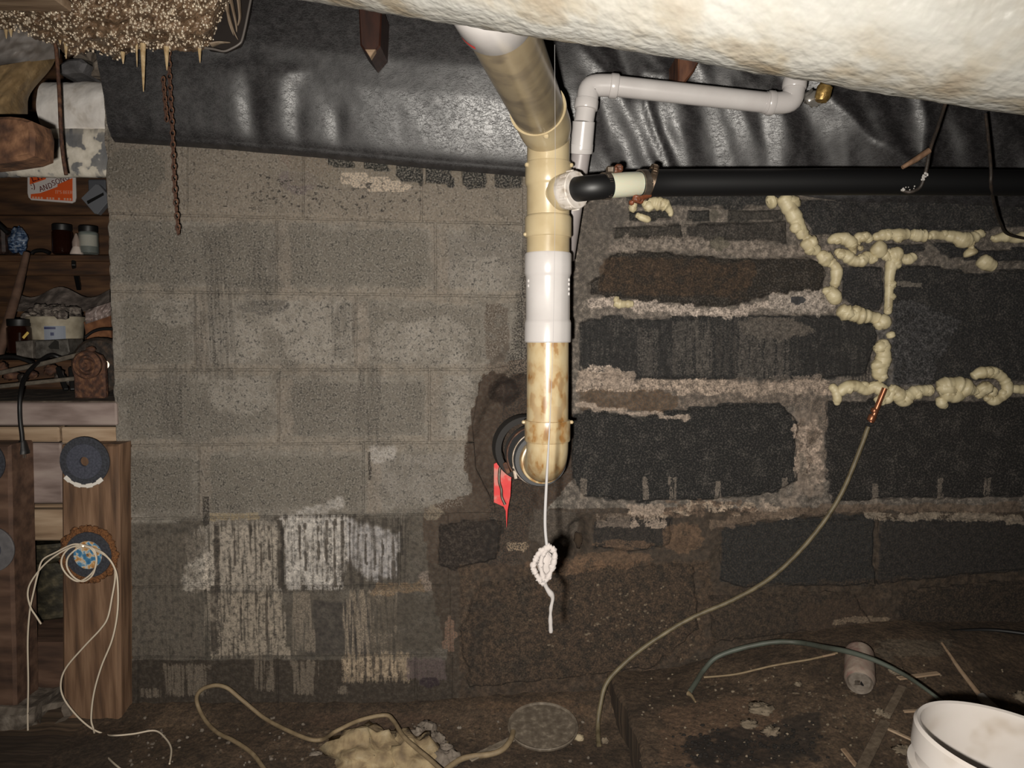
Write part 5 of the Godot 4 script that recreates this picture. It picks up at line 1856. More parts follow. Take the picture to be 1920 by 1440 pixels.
	for i in 46:
		var an := rng.randf() * TAU
		var ra := sqrt(rng.randf()) * 0.085
		var r := rng.randf_range(0.008, 0.02)
		blob(st, Vector3(b.x + ra * cos(an), ty + 0.028 * (1.0 - ra / 0.09) + rng.randf_range(-0.006, 0.012), b.z + ra * sin(an)), Vector3(r * 1.3, r * 0.8, r), 0.6, 4.0, 8, 6)
	var heap := obj("rubble_heap", st, mottled("plaster_rubble", [[0.0, rgb(34, 28, 26)], [0.4, rgb(86, 76, 70)], [0.7, rgb(150, 140, 130)], [1.0, rgb(178, 168, 156)]], Vector3(6, 6, 6), 0.02, 114, 0.9, 1.5), pail)
	heap.set_meta("kind", "stuff")
	st = begin()
	var p := []
	for i in 21:
		var col := []
		for j in 9:
			var px := lerpf(30, 206, i / 20.0)
			var py := lerpf(584, 548 + 10.0 * sin(i * 0.5), j / 8.0)
			col.append(W(px, py, 2.46 + 0.1 * j / 8.0 + 0.02 * nz.get_noise_2d(px * 0.06, py * 0.09)))
		p.append(col)
	grid(st, p)
	tag(obj("dusty_rag", st, mottled("dusty_cloth", [[0.0, rgb(56, 48, 44)], [0.6, rgb(104, 94, 88)], [1.0, rgb(150, 138, 130)]], Vector3(3, 3, 3), 0.02, 115, 0.9, 1.5)), "dusty grey cloth spread behind the heaped pail", "cloth")
	st = begin()
	p = []
	for i in 13:
		var col := []
		for j in 9:
			var px := lerpf(160, 208, i / 12.0)
			var py := lerpf(lerpf(608, 592, i / 12.0), lerpf(582, 566, i / 12.0), j / 8.0)
			col.append(W(px, py, 2.3 + 0.05 * nz.get_noise_2d(px * 0.05, py * 0.05)))
		p.append(col)
	grid(st, p)
	tag(obj("plastic_film", st, mottled("grey_film_2", [[0.0, rgb(96, 82, 78)], [1.0, rgb(164, 150, 144)]], Vector3(4, 4, 4), 0.02, 116, 0.4)), "crumpled translucent grey film right of the heaped pail", "film")
	st = begin()
	prism(st, outline([[162, 604], [212, 586], [214, 642], [168, 636]], 2.34), -2.32, -2.36, 0.004)
	tag(obj("cardboard_piece", st, mottled("brown_cardboard", [[0.0, rgb(84, 50, 30)], [1.0, rgb(136, 92, 60)]], Vector3(3, 3, 3), 0.015, 117, 0.9)), "brown cardboard piece standing right of the pail", "cardboard")
	jar("dark_bottle", "dark brown bottle standing left of the heaped pail", 38, 598, 662, 42, 2.3, amber, [[0.05, 0.6, mat("dark_oil", rgb(20, 14, 12), 0.3)]])
	st = begin()
	bar(st, W(43, 634, 2.24), W(53, 623, 2.24), 0.008, 0.003)
	tag(obj("yellow_tab", st, mat("yellow_card", rgb(214, 182, 96), 0.7)), "small yellow tab stuck before the dark bottle", "card")
	var mb := thing("metal_box", "dented grey metal box with a dark hole in front of the pail", "box", W(76, 672, 2.2))
	st = begin()
	prism(st, outline([[28, 640], [60, 638], [61, 672], [30, 668]], 2.2), -2.2, -2.28, 0.003)
	obj("end_box", st, mottled("grey_zinc", [[0.0, rgb(70, 64, 58)], [1.0, rgb(132, 124, 116)]], Vector3(4, 4, 4), 0.016, 118, 0.55, 0.5, 0.05, 0.3), mb)
	st = begin()
	prism(st, outline([[62, 639], [122, 636], [126, 660], [120, 668], [62, 673]], 2.2), -2.21, -2.29, 0.003)
	obj("long_box", st, mottled("grey_zinc_2", [[0.0, rgb(62, 58, 54)], [1.0, rgb(116, 112, 106)]], Vector3(4, 4, 4), 0.016, 119, 0.55, 0.5, 0.05, 0.3), mb)
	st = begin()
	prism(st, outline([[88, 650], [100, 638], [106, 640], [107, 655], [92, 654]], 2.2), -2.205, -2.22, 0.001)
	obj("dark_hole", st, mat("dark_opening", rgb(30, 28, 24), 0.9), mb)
	# the rusty bearing stand with its pulley, and the belt
	var bs := thing("bearing_stand", "rusty cast bearing stand with a raised round boss on the bench edge", "bearing", W(168, 748, 1.99))
	st = begin()
	prism(st, ragged(outline([[145, 746], [143, 706], [139, 692], [139, 676], [146, 664], [158, 659], [178, 659], [193, 666], [201, 680], [203, 744], [198, 748]], 2.0), 0.02, 0.001), -1.985, -2.0, 0.004)
	obj("casting", st, M.rust, bs)
	st = begin()
	var bc := W(167, 684, 1.985)
	var bx := Transform3D(Basis(Vector3.RIGHT, PI / 2), bc)
	lathe(st, [[0.036, 0.0], [0.038, 0.012], [0.034, 0.016], [0.027, 0.016], [0.024, 0.006], [0.018, 0.006], [0.015, 0.018], [0.006, 0.018], [0.005, 0.024], [0.0, 0.024]], bx, 32)
	obj("boss", st, M.rust, bs)
	st = begin()
	blob(st, W(170, 655, 2.0), Vector3(0.014, 0.008, 0.010), 0.3, 3.0)
	obj("oil_cap", st, M.rust, bs)
	var wh := thing("black_pulley", "large dark pulley wheel behind the rusty bearing stand", "pulley", W(196, 740, 2.1))
	st = begin()
	lathe(st, [[0.012, 0.0], [0.07, 0.0], [0.078, 0.006], [0.072, 0.018], [0.078, 0.030], [0.07, 0.036], [0.012, 0.036], [0.012, 0.0]], Transform3D(Basis(Vector3.RIGHT, PI / 2) * Basis(Vector3.UP, 0.0), W(196, 684, 2.12)), 40)
	obj("wheel", st, M.iron, wh)
	st = begin()
	pipe(st, W(196, 684, 2.16), W(196, 684, 2.04), 0.012, 16)
	obj("shaft", st, M.steel, wh)
	var belt := thing("drive_belt", "grey V-belt with two stretched runs leading to the bearing stand", "belt", W(70, 720, 2.02))
	var bm := mottled("grey_belt", [[0.0, rgb(70, 64, 56)], [1.0, rgb(116, 106, 94)]], Vector3(4, 4, 4), 0.02, 121, 0.8)
	st = begin()
	bar(st, W(-30, 706, 2.04), W(80, 682, 2.03), 0.012, 0.010)
	bar(st, W(78, 682.5, 2.03), W(152, 664, 2.02), 0.012, 0.010)
	obj("upper_run", st, bm, belt)
	st = begin()
	bar(st, W(-30, 728, 2.02), W(70, 717, 2.02), 0.011, 0.010)
	bar(st, W(68, 717.2, 2.02), W(148, 709, 2.02), 0.011, 0.010)
	obj("lower_run", st, bm, belt)
	# black cord with its plug
	var cord := thing("power_lead", "black power cord with a plug hanging over the bench edge", "cord", W(44, 840, 1.87))
	st = begin()
	tube(st, curve([W(150, 664, 2.12), W(120, 672, 2.1), W(96, 666, 2.08), W(76, 676, 2.04), W(60, 690, 1.98), W(50, 702, 1.95), W(43, 716, 1.915), W(39, 735, 1.885), W(37, 760, 1.872), W(38, 790, 1.872), W(41, 815, 1.872), W(42, 832, 1.872)], 8), 0.0055, 10)
	obj("flex", st, M.black, cord)
	st = begin()
	lathe(st, [[0.0, 0.0], [0.008, 0.0], [0.010, 0.006], [0.013, 0.024], [0.0145, 0.028], [0.0145, 0.034], [0.0, 0.034]], along(W(42, 826, 1.872), W(44, 850, 1.872)), 16)
	obj("plug", st, M.black, cord)
	st = begin()
	box(st, W(44.5, 852, 1.872), Vector3(0.0016, 0.018, 0.006), 0.0004)
	box(st, W(47.5, 851.5, 1.874), Vector3(0.0016, 0.018, 0.006), 0.0004)
	obj("prong", st, M.steel, cord)
	st = begin()
	tube(st, curve(ws([[-20, 674], [10, 669], [34, 671], [62, 681]], 2.12), 6), 0.006, 8)
	tag(obj("black_cable", st, M.black), "black cable lying on the bench left of the metal box", "cable")
	st = begin()
	tube(st, curve(ws([[160, 632], [174, 622], [192, 617], [216, 617]], 2.2), 6), 0.0045, 8)
	tag(obj("thin_wire", st, M.black), "thin black wire arching over the dark pulley", "wire")
	# scrap iron heaped below the belt
	var scraps := [[20, 704, 0.02, 0.013], [42, 708, 0.015, 0.012], [96, 694, 0.02, 0.013], [112, 704, 0.014, 0.014], [62, 702, 0.012, 0.010], [128, 716, 0.016, 0.010], [4, 690, 0.016, 0.014]]
	var names := ["rusty scrap lump at the bench's left below the belt", "second rusty lump from the left below the belt", "rusty scrap lump between the belt runs, mid bench", "dark scrap lump beside the bearing stand between belt runs", "small rusty lump where the cord crosses the belt", "flat rusty lump in front of the belt near the stand", "leftmost scrap lump at the frame's edge above the belt"]
	for i in scraps.size():
		var e: Array = scraps[i]
		st = begin()
		var c := W(e[0], e[1], 2.09)
		blob(st, c, Vector3(e[2], e[3], e[2] * 0.8), 0.7, 4.0, 12, 8)
		tag(obj("scrap_lump", st, M.rust if i % 2 == 0 else M.iron), names[i], "scrap iron", "")
	for i in 2:
		st = begin()
		bar(st, W(108 + i * 24, 690, 2.09), W(124 + i * 12, 732, 2.05), 0.012, 0.012)
		tag(obj("iron_strut", st, M.black), ["slanting black strut under the belt, left one", "slanting black strut right beside the bearing stand"][i], "strut", "")
	# --- hung on the bench legs
	var grit := mottled("charcoal_grit", [[0.0, rgb(36, 37, 42)], [1.0, rgb(64, 66, 74)]], Vector3(5, 5, 5), 0.05, 131, 0.85, 0.8)
	var slate := mottled("blue_grey_grit", [[0.0, rgb(50, 52, 62)], [1.0, rgb(78, 80, 92)]], Vector3(5, 5, 5), 0.05, 132, 0.85, 0.8)
	var fray := mottled("frayed_rust_bristle", [[0.0, rgb(58, 34, 18)], [0.5, rgb(112, 72, 40)], [1.0, rgb(150, 106, 66)]], Vector3(8, 8, 8), 0.05, 133, 0.95, 2.5)
	var d1 := disc("charcoal grinding disc at the top of the right bench leg", 159, 865, 47, 1.825, [[0.0, 0.72, slate, "centre"], [0.72, 1.0, grit, "rim"]], 9.0)
	st = begin()
	for i in 7:
		var a0 := -2.35 + i * 0.24
		var c := W(159, 865, 1.823)
		var r := 46.5 / F * 1.823
		box(st, c + Vector3(r * cos(a0), r * sin(a0), 0.004), Vector3(0.016, 0.007 if i % 2 else 0.011, 0.003), 0.0008, Basis(Vector3(0, 0, 1), a0 + PI / 2))
	obj("torn_paper", st, mat("white_paper", rgb(214, 208, 200), 0.8), d1)
	var d2 := disc("large rust-fringed disc with blue centre hung with white string", 166, 1040, 44, 1.82, [[0.0, 0.62, mottled("blue_orange_label", [[0.0, rgb(150, 96, 44)], [0.38, rgb(190, 150, 100)], [0.5, rgb(190, 190, 186)], [0.62, rgb(72, 124, 160)], [1.0, rgb(40, 92, 132)]], Vector3(6, 6, 6), 0.014, 134, 0.6), "label"], [0.62, 1.0, grit, "plate"]], 3.0)
	st = begin()
	var dc := W(166, 1040, 1.826)
	for i in 84:
		var an := TAU * i / 84 + rng.randf_range(-0.03, 0.03)
		var ra := rng.randf_range(44, 52) / F * 1.826
		blob(st, dc + Vector3(ra * cos(an), ra * sin(an), rng.randf_range(-0.003, 0.002)), Vector3(0.011, 0.009, 0.006), 0.7, 5.0, 8, 6)
	obj("frayed_rim", st, fray, d2)
	disc("smooth grey disc half seen on the left bench leg", -16, 1030, 44, 1.80, [[0.0, 0.45, slate, "centre"], [0.45, 1.0, mottled("smooth_grey_face", [[0.0, rgb(92, 90, 92)], [1.0, rgb(120, 117, 118)]], Vector3(3, 3, 3), 0.02, 135, 0.5), "face"]], 6.0)
	disc("dark disc cut by the frame, top of the left bench leg", -34, 868, 44, 1.80, [[0.0, 0.7, slate, "centre"], [0.7, 1.0, grit, "rim"]], 6.0)
	# white string looped over the second disc's nail
	var sg2 := thing("white_string", "white string looped over the rust-fringed disc and trailing to the floor", "string", W(156, 1024, 1.80))
	var runs := [
		[[156, 1022], [136, 1021], [104, 1036], [80, 1050], [71, 1076], [63, 1110], [56, 1145], [52, 1200], [53, 1280], [52, 1350], [54, 1400], [60, 1450]],
		[[156, 1024], [128, 1028], [88, 1054], [60, 1088], [52, 1112], [57, 1138], [68, 1156], [77, 1170]],
		[[158, 1022], [174, 1028], [181, 1046], [178, 1066], [164, 1082], [146, 1090], [128, 1080], [116, 1062], [117, 1044], [130, 1028], [150, 1022]],
		[[154, 1024], [140, 1032], [127, 1046], [126, 1064], [138, 1082], [156, 1090], [172, 1080], [179, 1062], [180, 1044], [170, 1028], [158, 1023]],
		[[160, 1024], [192, 1036], [212, 1060], [216, 1082], [210, 1120], [202, 1158], [188, 1180], [158, 1212], [124, 1252], [114, 1282], [120, 1310], [144, 1342], [172, 1366], [198, 1377]],
		[[160, 1025], [198, 1042], [216, 1068], [221, 1100], [220, 1150], [210, 1200], [190, 1250], [176, 1300], [171, 1346], [175, 1366]]]
	for i in runs.size():
		st = begin()
		var r: Array = runs[i]
		var pts := []
		for k in r.size():
			pts.append(W(r[k][0], r[k][1], 1.80 - 0.004 * i if k else 1.805))
		if i == 4:
			pts += [L(216, 1379, 0.012), L(250, 1376, 0.01), L(290, 1370, 0.01), L(310, 1384, 0.01), L(321, 1404, 0.01), L(318, 1432, 0.01)]
		if i == 5:
			pts += [W(180, 1384, 1.79), W(190, 1406, 1.75), L(212, 1430, 0.01), L(240, 1452, 0.01)]
		tube(st, curve(pts, 8), 0.0022, 7)
		obj("strand", st, M.string, sg2)
	st = begin()
	pipe(st, W(157, 1026, 1.84), W(156, 1024, 1.79), 0.0025, 10)
	obj("nail", st, M.steel, sg2)
	# metal drum under the bench
	var dr := thing("metal_drum", "dark olive metal drum standing behind the bench legs", "drum", Vector3(W(92, 1190, 2.2).x, W(92, 1196, 1.985).y + 0.001, -2.3))
	var dm := mottled("olive_drum_paint", [[0.0, rgb(26, 24, 18)], [0.55, rgb(56, 52, 40)], [0.68, rgb(74, 68, 52)], [1.0, rgb(120, 108, 84)]], Vector3(3, 3, 3), 0.02, 137, 0.45, 0.4, 0.05, 0.3)
	var dh := W(92, 1022, 2.1).y - dr.position.y
	st = begin()
	lathe(st, [[0.0, 0.0], [0.2, 0.0], [0.205, 0.005], [0.2, 0.012], [0.2, dh * 0.74], [0.206, dh * 0.77], [0.2, dh * 0.80], [0.2, dh - 0.015], [0.206, dh - 0.012], [0.206, dh], [0.198, dh], [0.195, dh - 0.02], [0.0, dh - 0.02]], Transform3D(Basis(), dr.position), 56)
	obj("shell", st, dm, dr)
	st = begin()
	pbox(st, -640, 1196, 240, 1206, 1.985, 2.6)
	tag(obj("low_plank", st, M.rail), "low plank under the bench on which the drum stands", "plank")


func curved_label(st: SurfaceTool, at: Vector3, r: float, out: float, y0: float, y1: float, a0: float, a1: float) -> void:
	var n := 8
	for i in n:
		var b0 := lerpf(a0, a1, i / float(n)) + 0.25
		var b1 := lerpf(a0, a1, (i + 1) / float(n)) + 0.25
		var p := at + Vector3((r + out) * sin(b0), y0, (r + out) * cos(b0))
		var q := at + Vector3((r + out) * sin(b1), y0, (r + out) * cos(b1))
		var up := Vector3(0, y1 - y0, 0)
		st.set_smooth_group(-1)
		quad(st, p, q, q + up, p + up)


func letters(parent: Node3D, text: String, at: Vector3, high: float, tilt: float, m: Material) -> void:
	var t := TextMesh.new()
	var f := SystemFont.new()
	f.font_names = PackedStringArray(["Droid Sans"])
	t.font = f
	t.text = text
	t.font_size = 32
	t.pixel_size = high / 24.0
	t.depth = 0.0012
	t.horizontal_alignment = HORIZONTAL_ALIGNMENT_LEFT
	t.vertical_alignment = VERTICAL_ALIGNMENT_BOTTOM
	var o := MeshInstance3D.new()
	o.name = "lettering"
	o.mesh = t
	o.material_override = m
	o.position = at + Vector3(0, 0, 0.0018) - parent.position
	o.rotation.z = tilt
	parent.add_child(o, true)


# ---------------------------------------------------------------- what lies on the floor
func build_floor_things() -> void:
	var st: SurfaceTool
	# beige cord in two loops
	st = begin()
	var a := [[505, 1456], [494, 1440], [472, 1412], [440, 1390], [408, 1374], [386, 1352]]
	var pts := []
	for e in a:
		pts.append(L(e[0], e[1], 0.008))
	for e in [[372, 1326], [369, 1306], [380, 1292], [404, 1285], [426, 1290], [446, 1306], [470, 1326]]:
		pts.append(W(e[0], e[1], 1.85))
	for e in [[498, 1348], [540, 1370], [580, 1386], [606, 1386]]:
		pts.append(L(e[0], e[1], 0.008))
	for e in [[632, 1370], [676, 1350], [722, 1341], [738, 1352], [756, 1380], [782, 1404], [806, 1424], [836, 1452]]:
		pts.append(L(e[0], e[1], 0.055))
	tube(st, curve(pts, 8), 0.0052, 9)
	tag(obj("loose_cable", st, M.cord_beige), "beige cable looping over the floor and across the foam chunk", "cable")
	# broken chunk of insulation foam
	var ch := thing("foam_chunk", "broken yellowish chunk of foam lying on the floor under the beige cable", "foam", L(720, 1410))
	var cm := mottled("yellowed_foam", [[0.0, rgb(78, 66, 54)], [0.35, rgb(124, 106, 80)], [0.6, rgb(156, 138, 106)], [1.0, rgb(180, 166, 140)]], Vector3(2.6, 2.6, 2.6), 0.014, 141, 0.85, 2.5, 0.04)
	st = begin()
	lump(st, L(690, 1415, -0.005), Vector3(0.098, 0.058, 0.085), 0.55)
	obj("body", st, cm, ch)
	st = begin()
	lump(st, L(775, 1424, -0.005), Vector3(0.075, 0.05, 0.075), 0.6)
	obj("body", st, cm, ch)
	st = begin()
	for e in [[800, 1362, 0.022], [818, 1384, 0.022], [836, 1402, 0.018], [842, 1418, 0.022], [806, 1392, 0.024], [824, 1420, 0.026], [786, 1372, 0.02]]:
		lump(st, L(e[0], e[1] + 8, 0.004), Vector3(e[2] * 1.2, e[2], e[2]), 0.5)
	obj("crumbs", st, M.rubble, ch)
	# round paddle with its handle
	var pan := thing("round_paddle", "grey round flat paddle with thin rim and handle on the floor", "paddle", L(1018, 1362))
	var pc := L(1018, 1364, 0.012)
	st = begin()
	var tilt := Basis(Vector3.RIGHT, 0.16)
	lathe(st, [[0.0, 0.0], [0.081, 0.0], [0.087, 0.002], [0.088, 0.007], [0.086, 0.009], [0.0835, 0.008], [0.081, 0.005], [0.0, 0.004]], Transform3D(tilt, pc), 48)
	obj("disc", st, mottled("dusty_grey_metal", [[0.0, rgb(76, 66, 56)], [0.6, rgb(104, 94, 82)], [1.0, rgb(150, 138, 122)]], Vector3(3, 3, 3), 0.03, 142, 0.7), pan)
	st = begin()
	bar(st, L(968, 1382, 0.012), L(880, 1424, 0.01), 0.004, 0.02, 0.001)
	obj("handle", st, mottled("dusty_handle", [[0.0, rgb(92, 82, 70)], [1.0, rgb(150, 138, 122)]], Vector3(3, 3, 3), 0.03, 143, 0.7), pan)
	st = begin()
	tube(st, curve([L(830, 1448, 0.008), L(868, 1422, 0.010), L(920, 1414, 0.016), L(944, 1404, 0.02), L(958, 1386, 0.022), L(962, 1372, 0.02)], 7), 0.0068, 9)
	tag(obj("beige_tube", st, M.cord_beige), "thicker beige tube leading up to the round paddle", "tube")
	# stones by the paddle
	st = begin()
	lump(st, L(1086, 1384, 0.002), Vector3(0.012, 0.010, 0.010), 0.3)
	tag(obj("pebble", st, mat("cream_pebble", rgb(160, 146, 120), 0.8)), "cream pebble touching the round paddle's right rim", "pebble")
	st = begin()
	lump(st, L(592, 1414, 0.0), Vector3(0.016, 0.006, 0.010), 0.4)
	tag(obj("stone_chip", st, M.rubble), "flat stone chip just left of the foam chunk", "pebble")
	# copper-tipped tube along the wall
	var ct := thing("copper_tube", "long thin tube with a bright copper tip leaning on the wall", "tube", L(1124, 1398))
	var tp := [W(1628, 800, 1.862), W(1606, 860, 1.86), W(1572, 936, 1.86), W(1520, 1010, 1.86), W(1452, 1078, 1.855), W(1380, 1122, 1.85), W(1290, 1162, 1.85), W(1210, 1212, 1.84), W(1160, 1254, 1.83), W(1136, 1284, 1.82), W(1126, 1320, 1.80), W(1121, 1360, 1.78), L(1123, 1398, 0.005)]
	st = begin()
	tube(st, curve(tp, 7), 0.0058, 10)
	obj("tube", st, mottled("tarnished_tube", [[0.0, rgb(70, 60, 44)], [0.5, rgb(104, 94, 72)], [1.0, rgb(128, 116, 92)]], Vector3(3, 3, 3), 0.02, 145, 0.55), ct)
	st = begin()
	pipe(st, W(1633, 792, 1.862), W(1659, 728, 1.86), 0.0068, 16)
	hub(st, W(1632, 790, 1.862), W(1637, 778, 1.862), 0.0098, 16)
	hub(st, W(1638, 774, 1.862), W(1641, 766, 1.862), 0.0090, 16)
	obj("copper_tip", st, M.copper, ct, "bright copper tip")
	# green hose
	st = begin()
	var gp := [S(1294, 1296, 0.006), S(1306, 1278, 0.01), S(1320, 1256, 0.015), S(1344, 1232, 0.03)]
	for e in [[1392, 1215, 1.83], [1450, 1204, 1.82], [1500, 1205, 1.80], [1548, 1214, 1.70], [1590, 1222, 1.63], [1640, 1238, 1.58], [1690, 1262, 1.53], [1730, 1288, 1.47], [1770, 1318, 1.42]]:
		gp.append(W(e[0], e[1], e[2]))
	var gr := []
	for i in (gp.size() - 1) * 7 + 1:
		gr.append(lerpf(0.0062, 0.0035, smoothstep(0.6, 1.0, i / float((gp.size() - 1) * 7))))
	tube(st, curve(gp, 7), gr, 10)
	tag(obj("green_hose", st, mottled("grey_green_hose", [[0.0, rgb(62, 55, 46)], [0.5, rgb(78, 84, 76)], [1.0, rgb(94, 100, 90)]], Vector3(2, 2, 2), 0.012, 146, 0.55)), "dull green thin hose arching over the drink can", "hose")
	st = begin()
	tube(st, curve([S(1290, 1300, 0.004), S(1296, 1304, 0.004), S(1304, 1316, 0.004)], 4), [0.006, 0.006, 0.005, 0.005, 0.004, 0.004, 0.003, 0.003, 0.002], 8)
	tag(obj("frayed_hose_end", st, M.cord_beige), "frayed pale bit lying at the green hose's lower end", "scrap")
	st = begin()
	tube(st, curve([S(1320, 1270, 0.004), S(1380, 1264, 0.004), S(1450, 1248, 0.004), S(1520, 1236, 0.004), S(1570, 1224, 0.004)], 6), 0.0026, 7)
	tag(obj("pale_strip", st, M.cord_beige), "thin pale strip lying on the dirt behind the green hose's end", "strip")
	st = begin()
	tube(st, curve([W(1640, 1206, 1.86), W(1680, 1192, 1.87), W(1720, 1186, 1.87), W(1748, 1184, 1.875)], 6), 0.003, 7)
	tag(obj("green_wire", st, mat("green_wire", rgb(66, 76, 68), 0.6)), "thin green wire running along the wall's foot behind the can", "wire")
	st = begin()
	tube(st, curve([W(1778, 1184, 1.85), W(1840, 1181, 1.84), W(1890, 1184, 1.82), W(1960, 1194, 1.78)], 6), 0.0052, 8)
	tag(obj("black_hose", st, M.black), "black hose along the wall's foot at the right edge", "hose")
	# drink can
	var c0 := S(1612, 1281, 0.031)
	var c1 := c0 + Vector3(c0.x - 0.06, 0.0, c0.z).normalized() * 0.118
	c1.y = maxf(c1.y, slab_y(c1.x, c1.z) + 0.031)
	var can := thing("drink_can", "dusty crushed-looking drink can lying under the green hose", "can", Vector3(c0.x, c0.y - 0.031, c0.z))
	var xf := along(c0, c1)
	st = begin()
	lathe(st, [[0.0265, 0.0], [0.0272, -0.002], [0.0282, 0.0], [0.0325, 0.012], [0.0328, 0.016], [0.0328, 0.10], [0.0315, 0.108], [0.026, 0.116], [0.024, 0.114], [0.0, 0.108]], xf, 36)
	obj("body", st, mottled("dusty_faded_can", [[0.0, rgb(110, 58, 58)], [0.3, rgb(128, 100, 94)], [0.5, rgb(146, 130, 118)], [1.0, rgb(170, 156, 142)]], Vector3(3.5, 3.5, 3.5), 0.014, 147, 0.5, 0.6), can)
	st = begin()
	lathe(st, [[0.0, 0.004], [0.022, 0.004], [0.0235, 0.006], [0.0255, 0.0], [0.0272, -0.0026], [0.0284, 0.0]], Transform3D(xf.basis * Basis(Vector3.RIGHT, 0.0), xf.origin), 36)
	var lid := obj("lid", st, mottled("dull_aluminium", [[0.0, rgb(120, 110, 100)], [1.0, rgb(176, 166, 156)]], Vector3(5, 5, 5), 0.03, 148, 0.45, 0.0, 0.05, 0.5), can)
	st = begin()
	var fb := Basis(Vector3(1, 0, 0), 0.0)
	box(st, c0 + Vector3(-0.006, 0.004, 0.001), Vector3(0.012, 0.006, 0.002), 0.0008)
	box(st, c0 + Vector3(-0.006, -0.002, 0.001), Vector3(0.012, 0.004, 0.002), 0.0008)
	obj("pull_tab", st, M.steel, lid)
	st = begin()
	prism(st, PackedVector2Array([Vector2(c0.x + 0.003, c0.y + 0.003), Vector2(c0.x + 0.010, c0.y + 0.005), Vector2(c0.x + 0.014, c0.y - 0.002), Vector2(c0.x + 0.009, c0.y - 0.008), Vector2(c0.x + 0.003, c0.y - 0.005)]), c0.z - 0.0015, c0.z - 0.004, 0.0003)
	obj("mouth", st, M.black, lid)
	# bucket
	var bd := 0.86
	var rim := W(1892, 1420, bd)
	var r := 0.107
	var bh := 0.0
	var foot := Vector3(rim.x + 0.01, slab_y(rim.x, -bd) + 0.005, rim.z)
	bh = rim.y - foot.y
	var lean := Transform3D(Basis(Vector3(0, 0, 1), -0.12), foot + Vector3(-0.12 * bh * 0.97, 0.016, 0))
	var bu := thing("white_bucket", "white plastic bucket cut by the frame's lower right corner", "bucket", foot)
	st = begin()
	lathe(st, [[0.0, 0.0], [r * 0.80, 0.0], [r * 0.83, 0.006], [r * 0.95, bh - 0.062], [r * 1.05, bh - 0.060], [r * 1.055, bh - 0.052], [r * 0.975, bh - 0.050], [r * 0.985, bh - 0.034], [r * 1.045, bh - 0.032], [r * 1.05, bh - 0.004], [r * 1.02, bh], [r * 0.985, bh - 0.002], [r * 0.95, bh - 0.06], [r * 0.79, 0.008], [0.0, 0.008]], lean, 72)
	obj("shell", st, mottled("grubby_white_bucket", [[0.0, rgb(140, 124, 106)], [0.16, rgb(176, 167, 158)], [0.3, rgb(188, 181, 175)], [1.0, rgb(194, 188, 184)]], Vector3(1.5, 1.5, 1.5), 0.012, 149, 0.35), bu)
	st = begin()
	box(st, lean * Vector3(-r * 1.0, bh - 0.075, 0.02), Vector3(0.012, 0.026, 0.022), 0.004, lean.basis)
	obj("ear", st, M.white_pvc, bu)
	st = begin()
	var bail := []
	for i in 14:
		var an := PI * i / 13.0
		bail.append(lean * Vector3(-r * 1.06 * cos(an) - 0.012 * sin(an), bh - 0.078 - 0.065 * sin(an), 0.02 + r * 1.08 * sin(an)))
	tube(st, curve(bail, 3), 0.0022, 8)
	obj("bail", st, M.iron, bu)
	# stick with a sleeve
	var sk := thing("sleeved_stick", "thin stick with a grey sleeve lying behind the bucket", "stick", S(1800, 1260))
	st = begin()
	tube(st, [S(1766, 1206, 0.006), S(1800, 1256, 0.007), S(1842, 1310, 0.008)], [0.003, 0.005, 0.006], 8)
	obj("stick", st, M.timber_flat, sk)
	st = begin()
	tube(st, [S(1840, 1306, 0.009), S(1856, 1324, 0.012), S(1892, 1358, 0.014)], [0.010, 0.012, 0.013], 12)
	obj("sleeve", st, mat("grey_sleeve", rgb(126, 120, 114), 0.7), sk)


func lump(st: SurfaceTool, c: Vector3, r: Vector3, amp: float) -> void:
	blob(st, c, r, amp, 3.4, 22, 14)


